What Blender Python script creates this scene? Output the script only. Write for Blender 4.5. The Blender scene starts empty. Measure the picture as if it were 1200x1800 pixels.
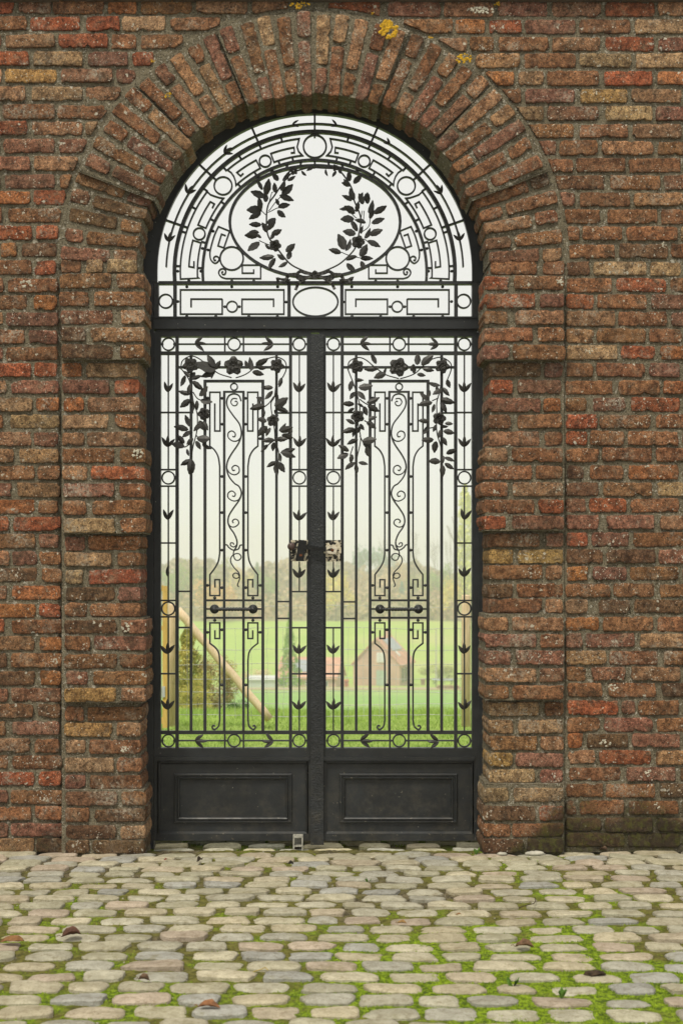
import bpy, math, random
from mathutils import Vector, Matrix, noise, Euler
R = math.radians
random.seed(7)
scn = bpy.context.scene
COL = scn.collection

# ------------------------------------------------------------------ camera
S = 0.0025 / 6.0                      # metres per photo pixel per metre of distance
CAMZ, HOR, CX = 1.225, 1000.0, 560.0  # eye height, horizon row, vertical axis column
cam_d = bpy.data.cameras.new('camera'); cam = bpy.data.objects.new('camera', cam_d); COL.objects.link(cam)
cam.location = (0, -6, CAMZ); cam.rotation_euler = (R(90), 0, 0)
cam_d.sensor_fit = 'VERTICAL'; cam_d.sensor_height = 36; cam_d.lens = 48
cam_d.shift_x = 40 / 1800.0; cam_d.shift_y = 100 / 1800.0
cam_d.clip_start = 0.1; cam_d.clip_end = 9000
cam_d.dof.use_dof = True; cam_d.dof.focus_distance = 6.15; cam_d.dof.aperture_fstop = 4.8
scn.camera = cam
scn.render.engine = 'CYCLES'
# ------------------------------------------------------------------ world (overcast) and sun
SUN_EL, SUN_AZ = R(60), R(-26)        # azimuth from -Y (behind the camera), towards -X
w = bpy.data.worlds.new('World'); scn.world = w; w.use_nodes = True
nt = w.node_tree; nt.nodes.clear()
out = nt.nodes.new('ShaderNodeOutputWorld'); bg = nt.nodes.new('ShaderNodeBackground')
sky = nt.nodes.new('ShaderNodeTexSky'); sky.sky_type = 'NISHITA'; sky.sun_disc = False
sky.sun_elevation = SUN_EL; sky.sun_rotation = R(180) + SUN_AZ
mix = nt.nodes.new('ShaderNodeMix'); mix.data_type = 'RGBA'
mix.inputs[0].default_value = 0.93
cl = nt.nodes.new('ShaderNodeTexNoise'); cl.inputs['Scale'].default_value = 1.6; cl.inputs['Detail'].default_value = 3
rmp = nt.nodes.new('ShaderNodeValToRGB')
rmp.color_ramp.elements[0].position = .3; rmp.color_ramp.elements[0].color = (8.7, 8.55, 8.0, 1)
rmp.color_ramp.elements[1].position = .7; rmp.color_ramp.elements[1].color = (9.2, 9.1, 8.65, 1)
nt.links.new(cl.outputs['Fac'], rmp.inputs[0])
nt.links.new(sky.outputs[0], mix.inputs[6]); nt.links.new(rmp.outputs[0], mix.inputs[7])
nt.links.new(mix.outputs[2], bg.inputs[0]); bg.inputs[1].default_value = 0.0502
nt.links.new(bg.outputs[0], out.inputs[0])
sd = bpy.data.lights.new('sun', 'SUN'); so = bpy.data.objects.new('sun', sd); COL.objects.link(so)
sd.energy = 1.5; sd.angle = R(14); sd.color = (1, .935, .80)
sdir = Vector((math.sin(SUN_AZ) * math.cos(SUN_EL), -math.cos(SUN_AZ) * math.cos(SUN_EL), math.sin(SUN_EL)))
so.rotation_euler = sdir.to_track_quat('Z', 'Y').to_euler(); so.location = (0, -8, 12)
vs = scn.view_settings
vs.view_transform = 'Standard'; vs.look = 'None'; vs.exposure = 1.0; vs.gamma = 1; vs.use_curve_mapping = False
scn.cycles.max_bounces = 8; scn.cycles.volume_bounces = 4

# ------------------------------------------------------------------ helpers
def P(px, py, d):
    return Vector(((px - CX) * S * d, d - 6.0, CAMZ - (py - HOR) * S * d))
WL = {}
def wloc(o): return WL.get(o.name, Vector((0, 0, 0))) if o else Vector((0, 0, 0))
def tag(o, label=None, cat=None, group=None, kind=None):
    if label: o['label'] = label
    if cat: o['category'] = cat
    if group: o['group'] = group
    if kind: o['kind'] = kind
    return o
def empty(name, loc, label=None, cat=None, group=None, parent=None):
    o = bpy.data.objects.new(name, None); COL.objects.link(o)
    o.empty_display_size = .1
    if parent: o.parent = parent
    loc = Vector(loc); o.location = loc - wloc(parent); WL[o.name] = loc
    return tag(o, label, cat, group)
def mk(name, verts, faces, mat, parent=None, smooth=False, center=True, **kw):
    vs_ = [Vector(v) for v in verts]
    if center and vs_:
        lo = Vector((min(v.x for v in vs_), min(v.y for v in vs_), min(v.z for v in vs_)))
        hi = Vector((max(v.x for v in vs_), max(v.y for v in vs_), max(v.z for v in vs_)))
        c = (lo + hi) / 2
    else: c = Vector((0, 0, 0))
    me = bpy.data.meshes.new(name); me.from_pydata([v - c for v in vs_], [], faces); me.update()
    if smooth: me.polygons.foreach_set('use_smooth', [True] * len(me.polygons))
    if mat: me.materials.append(mat)
    o = bpy.data.objects.new(name, me); COL.objects.link(o)
    if parent: o.parent = parent
    o.location = c - wloc(parent); WL[o.name] = c
    return tag(o, **kw)
def inst(name, me, M, parent=None, **kw):
    o = bpy.data.objects.new(name, me); COL.objects.link(o)
    if parent:
        o.parent = parent; M = Matrix.Translation(-wloc(parent)) @ M
    o.matrix_local = M; WL[o.name] = M.translation + wloc(parent)
    return tag(o, **kw)
class MB:
    def __init__(s): s.v = []; s.f = []
    def add(s, v, f):
        n = len(s.v); s.v += [Vector(x) for x in v]; s.f += [tuple(i + n for i in q) for q in f]
    def box(s, x0, y0, z0, x1, y1, z1):
        v = [(x0,y0,z0),(x1,y0,z0),(x1,y1,z0),(x0,y1,z0),(x0,y0,z1),(x1,y0,z1),(x1,y1,z1),(x0,y1,z1)]
        s.add(v, [(0,3,2,1),(4,5,6,7),(0,1,5,4),(1,2,6,5),(2,3,7,6),(3,0,4,7)])
    def pbox(s, x0, y0, x1, y1, d0, d1, D=6.3):     # photo-pixel rectangle at gate plane scale, depth d0..d1
        a = P(x0, y1, D); b = P(x1, y0, D)
        s.box(a.x, d0 - 6, a.z, b.x, d1 - 6, b.z)
    def tube(s, pts, r, n=6, caps=True):
        pts = [Vector(p) for p in pts]; rs = r if isinstance(r, (list, tuple)) else [r] * len(pts)
        v = []; f = []
        for i, p in enumerate(pts):
            t = (pts[min(i + 1, len(pts) - 1)] - pts[max(i - 1, 0)])
            if t.length < 1e-9: t = Vector((0, 0, 1))
            t.normalize(); u = t.cross(Vector((0, 1, 0.01)))
            if u.length < 1e-3: u = t.cross(Vector((1, 0, 0)))
            u.normalize(); q = t.cross(u)
            for k in range(n):
                a = 2 * math.pi * k / n; v.append(p + (u * math.cos(a) + q * math.sin(a)) * rs[i])
        for i in range(len(pts) - 1):
            for k in range(n):
                f.append((i*n + k, i*n + (k+1) % n, (i+1)*n + (k+1) % n, (i+1)*n + k))
        if caps: f.append(tuple(range(n))[::-1]); f.append(tuple((len(pts)-1)*n + k for k in range(n)))
        s.add(v, f)
    def stroke(s, pts, wd, d0, d1, closed=False, D=6.3):   # flat bar following a photo-pixel polyline
        pts = [Vector((p[0], p[1])) for p in pts]; n = len(pts); L = []; Rr = []
        ws = wd if isinstance(wd, (list, tuple)) else [wd] * n
        for i in range(n):
            if closed: a, b = pts[i-1], pts[(i+1) % n]
            else: a, b = pts[max(i-1, 0)], pts[min(i+1, n-1)]
            t1 = (pts[i] - a); t2 = (b - pts[i])
            if t1.length < 1e-6: t1 = t2
            if t2.length < 1e-6: t2 = t1
            t1.normalize(); t2.normalize()
            t = t1 + t2
            if t.length < 1e-4: t = t2
            t.normalize(); nn = Vector((-t.y, t.x)); k = max(.45, nn.dot(Vector((-t1.y, t1.x))))
            o = nn * (ws[i] / 2 / k); L.append(pts[i] + o); Rr.append(pts[i] - o)
        v = []
        for l, r in zip(L, Rr):
            for q, d in ((l, d0), (r, d0), (r, d1), (l, d1)):
                w_ = P(q.x, q.y, D); v.append((w_.x, d - 6, w_.z))
        f = []
        for i in range(n if closed else n - 1):
            a = 4 * i; b = 4 * ((i + 1) % n)
            for k in range(4): f.append((a + k, a + (k+1) % 4, b + (k+1) % 4, b + k))
        if not closed: f.append((3, 2, 1, 0)); e = 4 * (n-1); f.append((e, e+1, e+2, e+3))
        s.add(v, f)
    def make(s, name, mat, parent=None, smooth=False, **kw): return mk(name, s.v, s.f, mat, parent, smooth, **kw)
def arc(cx, cy, r, a0, a1, n=24, ry=None):
    ry = r if ry is None else ry
    return [(cx + r * math.cos(R(a0 + (a1 - a0) * i / n)), cy - ry * math.sin(R(a0 + (a1 - a0) * i / n))) for i in range(n + 1)]
def circ(cx, cy, r, n=28, ry=None): return arc(cx, cy, r, 0, 360, n, ry)[:-1]
def catmull(p, k=6):
    p = [Vector((a[0], a[1])) for a in p]; o = []
    for i in range(len(p) - 1):
        p0, p1, p2, p3 = p[max(i-1, 0)], p[i], p[i+1], p[min(i+2, len(p)-1)]
        for j in range(k):
            t = j / k
            o.append(.5 * ((2*p1) + (p2-p0)*t + (2*p0-5*p1+4*p2-p3)*t*t + (3*p1-p0-3*p2+p3)*t**3))
    o.append(p[-1]); return o
def spiral(cx, cy, r0, r1, a0, a1, n=30):
    return [(cx + (r0+(r1-r0)*i/n) * math.cos(R(a0+(a1-a0)*i/n)), cy - (r0+(r1-r0)*i/n) * math.sin(R(a0+(a1-a0)*i/n))) for i in range(n+1)]

# ------------------------------------------------------------------ materials
class NT:
    def __init__(s, name):
        s.m = bpy.data.materials.new(name); s.m.use_nodes = True; s.t = s.m.node_tree; s.t.nodes.clear()
        s.out = s.t.nodes.new('ShaderNodeOutputMaterial'); s.b = s.t.nodes.new('ShaderNodeBsdfPrincipled')
        s.t.links.new(s.b.outputs[0], s.out.inputs[0]); s.geo = s.t.nodes.new('ShaderNodeNewGeometry')
        s.b.inputs['Specular IOR Level'].default_value = .25
    def L(s, a, b): s.t.links.new(a, b)
    def scaled(s, sc):
        n = s.t.nodes.new('ShaderNodeVectorMath'); n.operation = 'MULTIPLY'; s.L(s.geo.outputs['Position'], n.inputs[0]); n.inputs[1].default_value = sc; return n.outputs[0]
    def noise(s, scale, detail=4, rough=.6, vec=None, dist=0):
        n = s.t.nodes.new('ShaderNodeTexNoise'); n.inputs['Scale'].default_value = scale; n.inputs['Detail'].default_value = detail
        n.inputs['Roughness'].default_value = rough; n.inputs['Distortion'].default_value = dist
        s.L(vec or s.geo.outputs['Position'], n.inputs['Vector']); return n.outputs['Fac']
    def vor(s, scale, rnd=1, vec=None):
        n = s.t.nodes.new('ShaderNodeTexVoronoi'); n.inputs['Scale'].default_value = scale; n.inputs['Randomness'].default_value = rnd
        s.L(vec or s.geo.outputs['Position'], n.inputs['Vector']); return n
    def ramp(s, x, a, b, c0=0, c1=1):
        n = s.t.nodes.new('ShaderNodeMapRange'); n.interpolation_type = 'SMOOTHSTEP'
        s.L(x, n.inputs[0]); n.inputs[1].default_value = a; n.inputs[2].default_value = b; n.inputs[3].default_value = c0; n.inputs[4].default_value = c1
        return n.outputs[0]
    def math(s, op, a, b=0.0):
        n = s.t.nodes.new('ShaderNodeMath'); n.operation = op
        for i, x in enumerate((a, b)):
            if isinstance(x, (int, float)): n.inputs[i].default_value = x
            else: s.L(x, n.inputs[i])
        return n.outputs[0]
    def mix(s, f, a, b, mode='MIX'):
        n = s.t.nodes.new('ShaderNodeMix'); n.data_type = 'RGBA'; n.blend_type = mode
        for i, x in ((0, f), (6, a), (7, b)):
            if isinstance(x, (int, float)): n.inputs[i].default_value = x
            elif isinstance(x, tuple): n.inputs[i].default_value = (*x, 1) if len(x) == 3 else x
            else: s.L(x, n.inputs[i])
        return n.outputs[2]
    def objcol(s): return s.t.nodes.new('ShaderNodeObjectInfo').outputs['Color']
    def objrand(s): return s.t.nodes.new('ShaderNodeObjectInfo').outputs['Random']
    def xyz(s):
        n = s.t.nodes.new('ShaderNodeSeparateXYZ'); s.L(s.geo.outputs['Position'], n.inputs[0]); return n.outputs
    def attr(s, nm):
        n = s.t.nodes.new('ShaderNodeAttribute'); n.attribute_name = nm; return n.outputs['Fac']
    def bump(s, h, st, dist=.01):
        n = s.t.nodes.new('ShaderNodeBump'); n.inputs['Strength'].default_value = st; n.inputs['Distance'].default_value = dist
        s.L(h, n.inputs['Height']); s.L(n.outputs[0], s.b.inputs['Normal'])
    def fin(s, col, rough=.85):
        if isinstance(col, tuple): s.b.inputs['Base Color'].default_value = (*col, 1)
        else: s.L(col, s.b.inputs['Base Color'])
        if isinstance(rough, (int, float)): s.b.inputs['Roughness'].default_value = rough
        else: s.L(rough, s.b.inputs['Roughness'])
        return s.m
def simple(name, c, var=.25, sc=6, rough=.8, bump=0, bsc=40, spec=.25):
    n = NT(name); f = n.noise(sc, 4)
    col = n.mix(n.ramp(f, .3, .7), tuple(x * (1 - var) for x in c), tuple(x * (1 + var) for x in c))
    if bump: n.bump(n.noise(bsc, 4), bump)
    n.b.inputs['Specular IOR Level'].default_value = spec
    return n.fin(col, rough)

def moss_mask(n):
    p = n.xyz()
    # damp foot of the wall: strongest on the right-hand stretch
    zr = n.ramp(p[2], .46, -.06); zl = n.ramp(p[2], .16, -.02)
    xr = n.ramp(p[0], .70, 1.15, .15, 1)
    h = n.math('ADD', n.math('MULTIPLY', zr, xr), n.math('MULTIPLY', zl, .35))
    return n.ramp(n.math('ADD', n.math('MULTIPLY', h, .60), n.math('ADD', n.math('MULTIPLY', n.noise(6, 6, .8), 1.1), -.03)), .74, 1.04, 0, .9)
def specks(n, scale, size, dens):
    wv = n.t.nodes.new('ShaderNodeTexNoise'); wv.inputs['Scale'].default_value = scale * 1.4; n.L(n.geo.outputs['Position'], wv.inputs['Vector'])
    ad = n.t.nodes.new('ShaderNodeVectorMath'); ad.operation = 'MULTIPLY_ADD'; n.L(wv.outputs['Color'], ad.inputs[0]); ad.inputs[1].default_value = (1.5 / scale,) * 3; n.L(n.geo.outputs['Position'], ad.inputs[2])
    v = n.vor(scale, 1, ad.outputs[0]); sel = n.t.nodes.new('ShaderNodeSeparateColor'); n.L(v.outputs['Color'], sel.inputs[0])
    return n.math('MULTIPLY', n.math('LESS_THAN', v.outputs['Distance'], n.math('MULTIPLY', n.math('POWER', sel.outputs[1], 2.0), size)), n.math('LESS_THAN', sel.outputs[0], dens))
def mat_brick():
    n = NT('weathered_brick'); base = n.objcol()
    c = n.mix(n.ramp(n.noise(24, 7, .78), .34, .66), n.mix(1, base, (.46, .40, .35), 'MULTIPLY'), n.mix(1, base, (1.95, 1.98, 1.92), 'MULTIPLY'))
    c = n.mix(n.math('MULTIPLY', n.ramp(n.noise(8, 6, .75, dist=.6), .52, .68), .72), c, (.062, .045, .027))
    c = n.mix(n.math('MULTIPLY', n.ramp(n.noise(13, 6, .78), .50, .70), .62), c, (.34, .255, .165))
    c = n.mix(n.ramp(n.noise(210, 4, .75), .50, .60, 0, .7), c, n.mix(1, c, (2.2, 2.1, 2.0), 'MULTIPLY'))
    c = n.mix(n.ramp(n.noise(95, 6, .8), .53, .62, 0, .9), c, (.034, .024, .015))
    c = n.mix(n.ramp(n.noise(36, 6, .75), .60, .72, 0, .8), c, (.05, .036, .024))
    pale = n.math('MULTIPLY', n.ramp(n.noise(6.3, 4, .65), .53, .68), n.ramp(n.noise(70, 6, .8), .45, .58))
    c = n.mix(n.math('MULTIPLY', pale, .75), c, (.50, .44, .34))
    dens = n.ramp(n.noise(4.5, 5, .7), .42, .70, .03, .8)
    sp = n.math('MAXIMUM', specks(n, 66, .52, n.math('MULTIPLY', dens, .45)), specks(n, 170, .60, n.math('MULTIPLY', dens, .55)))
    c = n.mix(n.math('MULTIPLY', sp, .9), c, (.66, .61, .49))
    mm = moss_mask(n)
    c = n.mix(mm, c, n.mix(n.ramp(n.noise(34, 5, .7), .45, .62), (.040, .030, .016), (.078, .082, .016)))
    h = n.math('ADD', n.noise(60, 9, .8), n.math('MULTIPLY', n.noise(260, 3, .6), .4))
    h = n.math('SUBTRACT', h, n.ramp(n.noise(110, 5, .75), .54, .66, 0, .45)); h = n.math('SUBTRACT', h, n.ramp(n.noise(30, 6, .75), .58, .70, 0, .8))
    n.bump(h, 1.0, .014); return n.fin(c, .92)
def mat_mortar():
    n = NT('lime_mortar')
    c = n.mix(n.ramp(n.noise(15, 6, .7), .3, .7), (.19, .158, .098), (.34, .292, .195))
    c = n.mix(n.ramp(n.noise(200, 4, .7), .48, .62, 0, .75), c, (.44, .39, .28))
    c = n.mix(n.ramp(n.noise(110, 5, .8), .52, .62, 0, .9), c, (.050, .040, .022))
    dens = n.ramp(n.noise(3.4, 5, .7), .40, .7, .12, .95)
    sp = n.math('MAXIMUM', specks(n, 70, .66, dens), specks(n, 180, .65, dens))
    c = n.mix(n.math('MULTIPLY', sp, .9), c, (.66, .61, .50))
    c = n.mix(n.math('MULTIPLY', moss_mask(n), .8), c, n.mix(n.ramp(n.noise(40, 4), .42, .62), (.04, .033, .018), (.07, .075, .015)))
    h = n.math('ADD', n.noise(75, 8, .78), n.math('MULTIPLY', n.noise(300, 3), .7)); h = n.math('SUBTRACT', h, n.ramp(n.noise(130, 4, .7), .52, .66, 0, .5))
    n.bump(h, 1.0, .014); return n.fin(c, .95)
def mat_iron(name, base=(.025, .0265, .027), rough=.42, hammer=0, dust=.35):
    n = NT(name)
    c = n.mix(n.ramp(n.noise(5, 6, .7), .35, .7), tuple(x * .8 for x in base), tuple(x * 1.35 for x in base))
    sc = n.noise(23, 6, .75)
    c = n.mix(n.ramp(sc, .6, .78, 0, dust), c, (.10, .095, .08))
    v = n.vor(48); sel = n.t.nodes.new('ShaderNodeSeparateColor'); n.L(v.outputs['Color'], sel.inputs[0])
    sp = n.math('MULTIPLY', n.math('LESS_THAN', v.outputs['Distance'], .10), n.math('LESS_THAN', sel.outputs[0], .045))
    c = n.mix(n.math('MULTIPLY', sp, .6), c, (.45, .43, .36))
    zz = n.xyz()[2]; low = n.ramp(zz, .55, .0)
    c = n.mix(n.math('MULTIPLY', specks(n, 95, .42, n.math('MULTIPLY', low, .16)), .45), c, (.26, .23, .17))
    c = n.mix(n.math('MULTIPLY', n.math('MULTIPLY', low, n.ramp(n.noise(14, 6, .75), .42, .72)), .5), c, (.085, .074, .055))
    c = n.mix(n.ramp(n.noise(34, 6, .8), .66, .74, 0, .35), c, (.11, .055, .03))
    if hammer: n.bump(n.noise(75, 3, .55, dist=.8), hammer, .008)
    else: n.bump(n.noise(60, 5, .6), .12, .004)
    n.b.inputs['Specular IOR Level'].default_value = .4
    return n.fin(c, n.ramp(n.noise(30, 4), .3, .7, rough - .06, rough + .14))
def mat_stone():
    n = NT('worn_sandstone'); base = n.objcol()
    c = n.mix(n.ramp(n.noise(16, 5, .65), .3, .7), n.mix(1, base, (.78, .77, .74), 'MULTIPLY'), n.mix(1, base, (1.15, 1.15, 1.14), 'MULTIPLY'))
    c = n.mix(n.ramp(n.noise(34, 7, .8), .48, .64, 0, .85), c, n.mix(1, base, (.60, .56, .48), 'MULTIPLY'))
    c = n.mix(n.ramp(n.noise(150, 6, .85), .52, .64, 0, .8), c, n.mix(1, base, (.48, .45, .38), 'MULTIPLY'))
    c = n.mix(n.ramp(n.noise(120, 5, .8), .56, .68, 0, .5), c, n.mix(1, base, (1.45, 1.45, 1.42), 'MULTIPLY'))
    c = n.mix(n.math('MULTIPLY', n.ramp(n.noise(7.5, 6, .75), .52, .70), .5), c, (.21, .19, .085))
    n.bump(n.math('ADD', n.noise(55, 8, .75), n.math('MULTIPLY', n.noise(220, 3), .5)), .75, .008); return n.fin(c, .8)
def mat_bed():
    n = NT('soil_and_moss'); a = n.attr('moss')
    soil = n.mix(n.ramp(n.noise(40, 5, .7), .35, .65), (.045, .035, .018), (.20, .165, .092))
    soil = n.mix(n.ramp(n.noise(160, 3), .56, .7, 0, .7), soil, (.30, .26, .18))
    olive = n.mix(n.ramp(n.noise(50, 4), .35, .65), (.085, .08, .016), (.20, .185, .04))
    green = n.mix(n.ramp(n.noise(60, 5, .7), .38, .62), (.065, .105, .008), (.29, .41, .018))
    c = n.mix(n.ramp(a, .25, .5), soil, olive); c = n.mix(n.ramp(a, .5, .8), c, green)
    n.bump(n.math('ADD', n.noise(120, 5, .7), n.math('MULTIPLY', n.noise(400, 2), .5)), .9, .01); return n.fin(c, .95)
def mat_leafy(name, c0, c1, sc=3.0, trans=.0):
    n = NT(name); c = n.mix(n.ramp(n.noise(sc, 4, .7), .3, .7), c0, c1)
    n.b.inputs['Specular IOR Level'].default_value = .15
    return n.fin(c, .85)
def mat_grass(name, c0, c1, sc, c2=None, sc2=.2):
    n = NT(name); c = n.mix(n.ramp(n.noise(sc, 6, .7), .3, .7), c0, c1)
    if c2: c = n.mix(n.ramp(n.noise(sc2, 4, .6), .45, .68, 0, .7), c, c2)
    n.bump(n.noise(sc * 6, 4, .7), .5, .05); return n.fin(c, .9)
M_BRICK = mat_brick(); M_MORTAR = mat_mortar(); M_STONE = mat_stone(); M_BED = mat_bed()
M_IRON = mat_iron('black_painted_iron'); M_PLATE = mat_iron('black_painted_sheet', (.0170, .0195, .0215), .40, 0, .18)
M_HAMMER = mat_iron('hammered_iron', (.0175, .0198, .0215), .44, .55, .18)
M_SOFT = mat_iron('iron_leaf', (.036, .035, .032), .5, 0, .5)

# ------------------------------------------------------------------ bricks
PAL = {'r': (.25, .078, .037), 'o': (.275, .110, .044), 'b': (.200, .096, .047), 'd': (.120, .066, .036), 'p': (.190, .090, .058),
       't': (.28, .180, .098), 'y': (.265, .165, .062), 'l': (.26, .143, .078)}
# individual bricks whose colour stands out in the photo
SPECIAL = [((880,680),'r'),((968,890),'r'),((1104,137),'r'),((1061,168),'y'),((1121,619),'r'),((967,1430),'r'),((880,978),'y'),((1150,711),'r'),
 ((25,347),'o'),((88,347),'r'),((16,439),'o'),((84,408),'r'),((182,41),'r'),((60,11),'p'),((215,11),'o'),((250,103),'r'),((20,103),'r'),((54,133),'y'),
 ((100,164),'t'),((84,711),'o'),((60,741),'t'),((30,772),'o'),((65,1042),'o'),((30,1073),'o'),((88,1073),'r'),((88,1131),'o'),((65,920),'r'),((30,891),'o'),
 ((155,1283),'y'),((158,1222),'y'),((134,1014),'t'),((155,926),'t'),((147,741),'t'),((127,711),'o'),((123,650),'o'),((925,1336),'y'),((880,1336),'y'),((900,1364),'t'),
 ((945,1277),'t'),((880,1277),'t'),((960,978),'y'),((1013,18),'p'),((1070,560),'b'),((1127,501),'r'),((875,496),'r'),((970,741),'t'),((945,1397),'t'),((871,1397),'t'),
 ((1072,1156),'r'),((1020,948),'r'),((978,711),'o'),((1010,1038),'d'),((1029,1460),'d'),((1061,1066),'b'),((835,41),'o'),((887,48),'r'),((75,592),'p'),((205,1102),'b'),((88,650),'r'),
 ((88,1192),'o'),((81,470),'r'),((79,531),'o'),((30,1430),'l'),((30,1369),'r'),((85,1369),'r'),((1100,888),'d'),((1053,1185),'p'),((1028,711),'l'),((1145,1213),'t'),((207,983),'b')]
def pick(px, py, pal):
    for (x, y), k in SPECIAL:
        if abs(px - x) < 16 and abs(py - y) < 11: c = PAL[k]; break
    else: c = PAL[random.choice(pal)]
    f = random.uniform(.82, 1.18)
    return tuple(x * f * random.uniform(.95, 1.05) for x in c)
RC = (550.0, 463.0); ROUT = 443.0
def brick_geo(corners, d, depth, seed, clip=False, rough=1.0):
    """corners bl, br, tr, tl in photo px at distance d; front face bulged, worn and chipped, sides running back by depth"""
    bl, br, tr, tl = [Vector(c) for c in corners]
    ln = (br - bl).length; ht = (tl - bl).length
    nu = max(4, min(18, int(ln / 5))); nv = max(3, min(18, int(ht / 6)))
    rnd = random.Random(seed); off = Vector((rnd.uniform(0, 99), rnd.uniform(0, 99), rnd.uniform(0, 99)))
    tx, tz = rnd.uniform(-.003, .003), rnd.uniform(-.003, .003); dz = rnd.uniform(-.004, .003)
    eu_, ev_ = 1.5 / max(ln, 8), 1.5 / max(ht, 8)
    us = [0, eu_] + [i / nu for i in range(1, nu)] + [1 - eu_, 1]; ws = [0, ev_] + [j / nv for j in range(1, nv)] + [1 - ev_, 1]
    nu, nv = len(us) - 1, len(ws) - 1
    v = []; idx = {}; ax = (br - bl).normalized(); ay = (tl - bl).normalized(); c0 = (bl + br + tr + tl) / 4
    for j in range(nv + 1):
        for i in range(nu + 1):
            u, w_ = us[i], ws[j]
            eu, ew = 2*u - 1, 2*w_ - 1
            p = (bl*(1-u) + br*u) * (1-w_) + (tl*(1-u) + tr*u) * w_
            cu, cw = max(0, 1 - min(u, 1-u) * ln / 6), max(0, 1 - min(w_, 1-w_) * ht / 6)
            p = p + (c0 - p).normalized() * cu * cw * 2.0
            q = Vector((p.x * .09, p.y * .09, 0)) + off
            near = max(max(0, 1 - min(u, 1-u) * ln / 7), max(0, 1 - min(w_, 1-w_) * ht / 7))
            # ragged, chipped arrises (more so on the lower edge)
            a = noise.noise(q * 1.2) * 1.0 + noise.noise(q * 3.6) * 1.0 + noise.noise(q * 8.0) * .8
            chip = max(0, noise.noise(q * 1.1 + Vector((31, 7, 0))) - .30) * (11 if ew < 0 else 6)
            fx = eu if min(u, 1-u) * ln < 3 else 0; fy = ew if min(w_, 1-w_) * ht < 3 else 0
            p = p + (ax * fx + ay * fy) * (a * rough - chip)
            if clip:
                r = Vector((p.x - RC[0], p.y - RC[1]))
                lim = ROUT + 8
                if p.y < RC[1] + 5 and r.length < lim: r = r.normalized() * lim; p = Vector((RC[0] + r.x, RC[1] + r.y))
            back = .0018 if i in (0, nu) or j in (0, nv) else 0
            n3 = noise.noise(q * 1.6 + Vector((5, 5, 5))) * .0018 + noise.noise(q * 4.0) * .0018 + noise.noise(q * 9.0) * .0014 + near * .0003
            y = d - 6 + back + n3 * rough + dz + tx * eu + tz * ew
            g = P(p.x, p.y, d); idx[(i, j)] = len(v); v.append((g.x, y, g.z))
    f = []
    for j in range(nv):
        for i in range(nu): f.append((idx[i, j], idx[i+1, j], idx[i+1, j+1], idx[i, j+1]))
    per = [idx[i, 0] for i in range(nu + 1)] + [idx[nu, j] for j in range(1, nv + 1)] + [idx[i, nv] for i in range(nu - 1, -1, -1)] + [idx[0, j] for j in range(nv - 1, 0, -1)]
    prev = per
    for k, dd in enumerate((.011, depth)):
        ring = []
        for a in per:
            p = v[a]; ring.append(len(v)); v.append((p[0], max(p[1], d - 6) + dd, p[2]))
        for a in range(len(per)):
            b = (a + 1) % len(per); f.append((prev[b], prev[a], ring[a], ring[b]))
        prev = ring
    return v, f, nu * nv
SEED = [100]
def brick(x0, x1, yc, d, depth, pal, parent, h=24.4, clip=False, col=None, corners=None, tilt=None):
    SEED[0] += 1; s = SEED[0]; rr = random.Random(s)
    if corners is None:
        y0 = yc + h / 2 + rr.uniform(-.8, .8); y1 = yc - h / 2 + rr.uniform(-.8, .8); t = rr.uniform(-.9, .9)
        corners = [(x0, y0 + t), (x1, y0 - t), (x1 + rr.uniform(-1, 1), y1 - t), (x0 + rr.uniform(-1, 1), y1 + t)]
    v, f, nf = brick_geo(corners, d, depth, s, clip)
    o = mk('brick', v, f, M_BRICK, parent, True)
    o.data.polygons.foreach_set('use_smooth', [True] * nf + [False] * (len(f) - nf))
    cx = sum(c[0] for c in corners) / 4; cy = sum(c[1] for c in corners) / 4
    c = col or pick(cx, cy, pal); o.color = (*c, 1)
    return o

LEFT = {11:[(-12,24),(33,90),(94,183),(190,240),(248,337),(345,435),(443,506)], 41:[(-42,47),(53,142),(152,211),(215,291),(298,386)], 72:[(10,97),(103,190),(195,240),(247,322)],
 103:[(-30,51),(59,145),(155,225),(233,270)], 133:[(-85,3),(9,99),(107,198),(205,238)], 164:[(-40,45),(56,145),(151,213)], 196:[(5,97),(101,191)],
 225:[(-40,48),(56,145),(150,172)], 256:[(7,96),(104,153)], 287:[(-35,53),(60,138)], 319:[(9,97),(105,128)], 347:[(-35,53),(60,117)], 378:[(-84,4),(15,109)],
 408:[(-31,57),(64,103)], 439:[(2,30),(38,100)], 470:[(-32,56),(60,99)], 501:[(-80,7),(14,102)], 531:[(-40,48),(60,100)], 561:[(-83,5),(11,102)],
 592:[(-45,43),(51,101)], 621:[(-83,5),(11,102)], 650:[(-33,55),(60,101)], 680:[(-77,11),(20,104)], 711:[(-31,57),(64,104)], 741:[(-82,6),(18,105)],
 772:[(-33,55),(60,102)], 801:[(-63,25),(35,104)], 831:[(-27,61),(66,105)], 861:[(-67,21),(31,106)], 891:[(-27,61),(67,103)], 920:[(-73,15),(24,107)],
 951:[(-25,63),(69,104)], 981:[(-71,17),(22,66),(70,107)], 1011:[(-23,65),(73,109)], 1042:[(-76,12),(22,108)], 1073:[(-26,62),(69,107)], 1101:[(-79,9),(22,109)],
 1131:[(-28,60),(70,109)], 1161:[(-76,12),(19,109)], 1192:[(-27,61),(71,108)], 1222:[(-74,14),(21,107)], 1250:[(-29,59),(66,107)], 1280:[(-77,11),(21,105)],
 1311:[(-34,54),(61,104)], 1340:[(-74,14),(22,109)], 1369:[(-28,60),(68,108)], 1401:[(-74,14),(19,110)], 1430:[(-28,56),(62,110)], 1459:[(-73,15),(20,112)], 1486:[(-28,60),(64,112)]}
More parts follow.
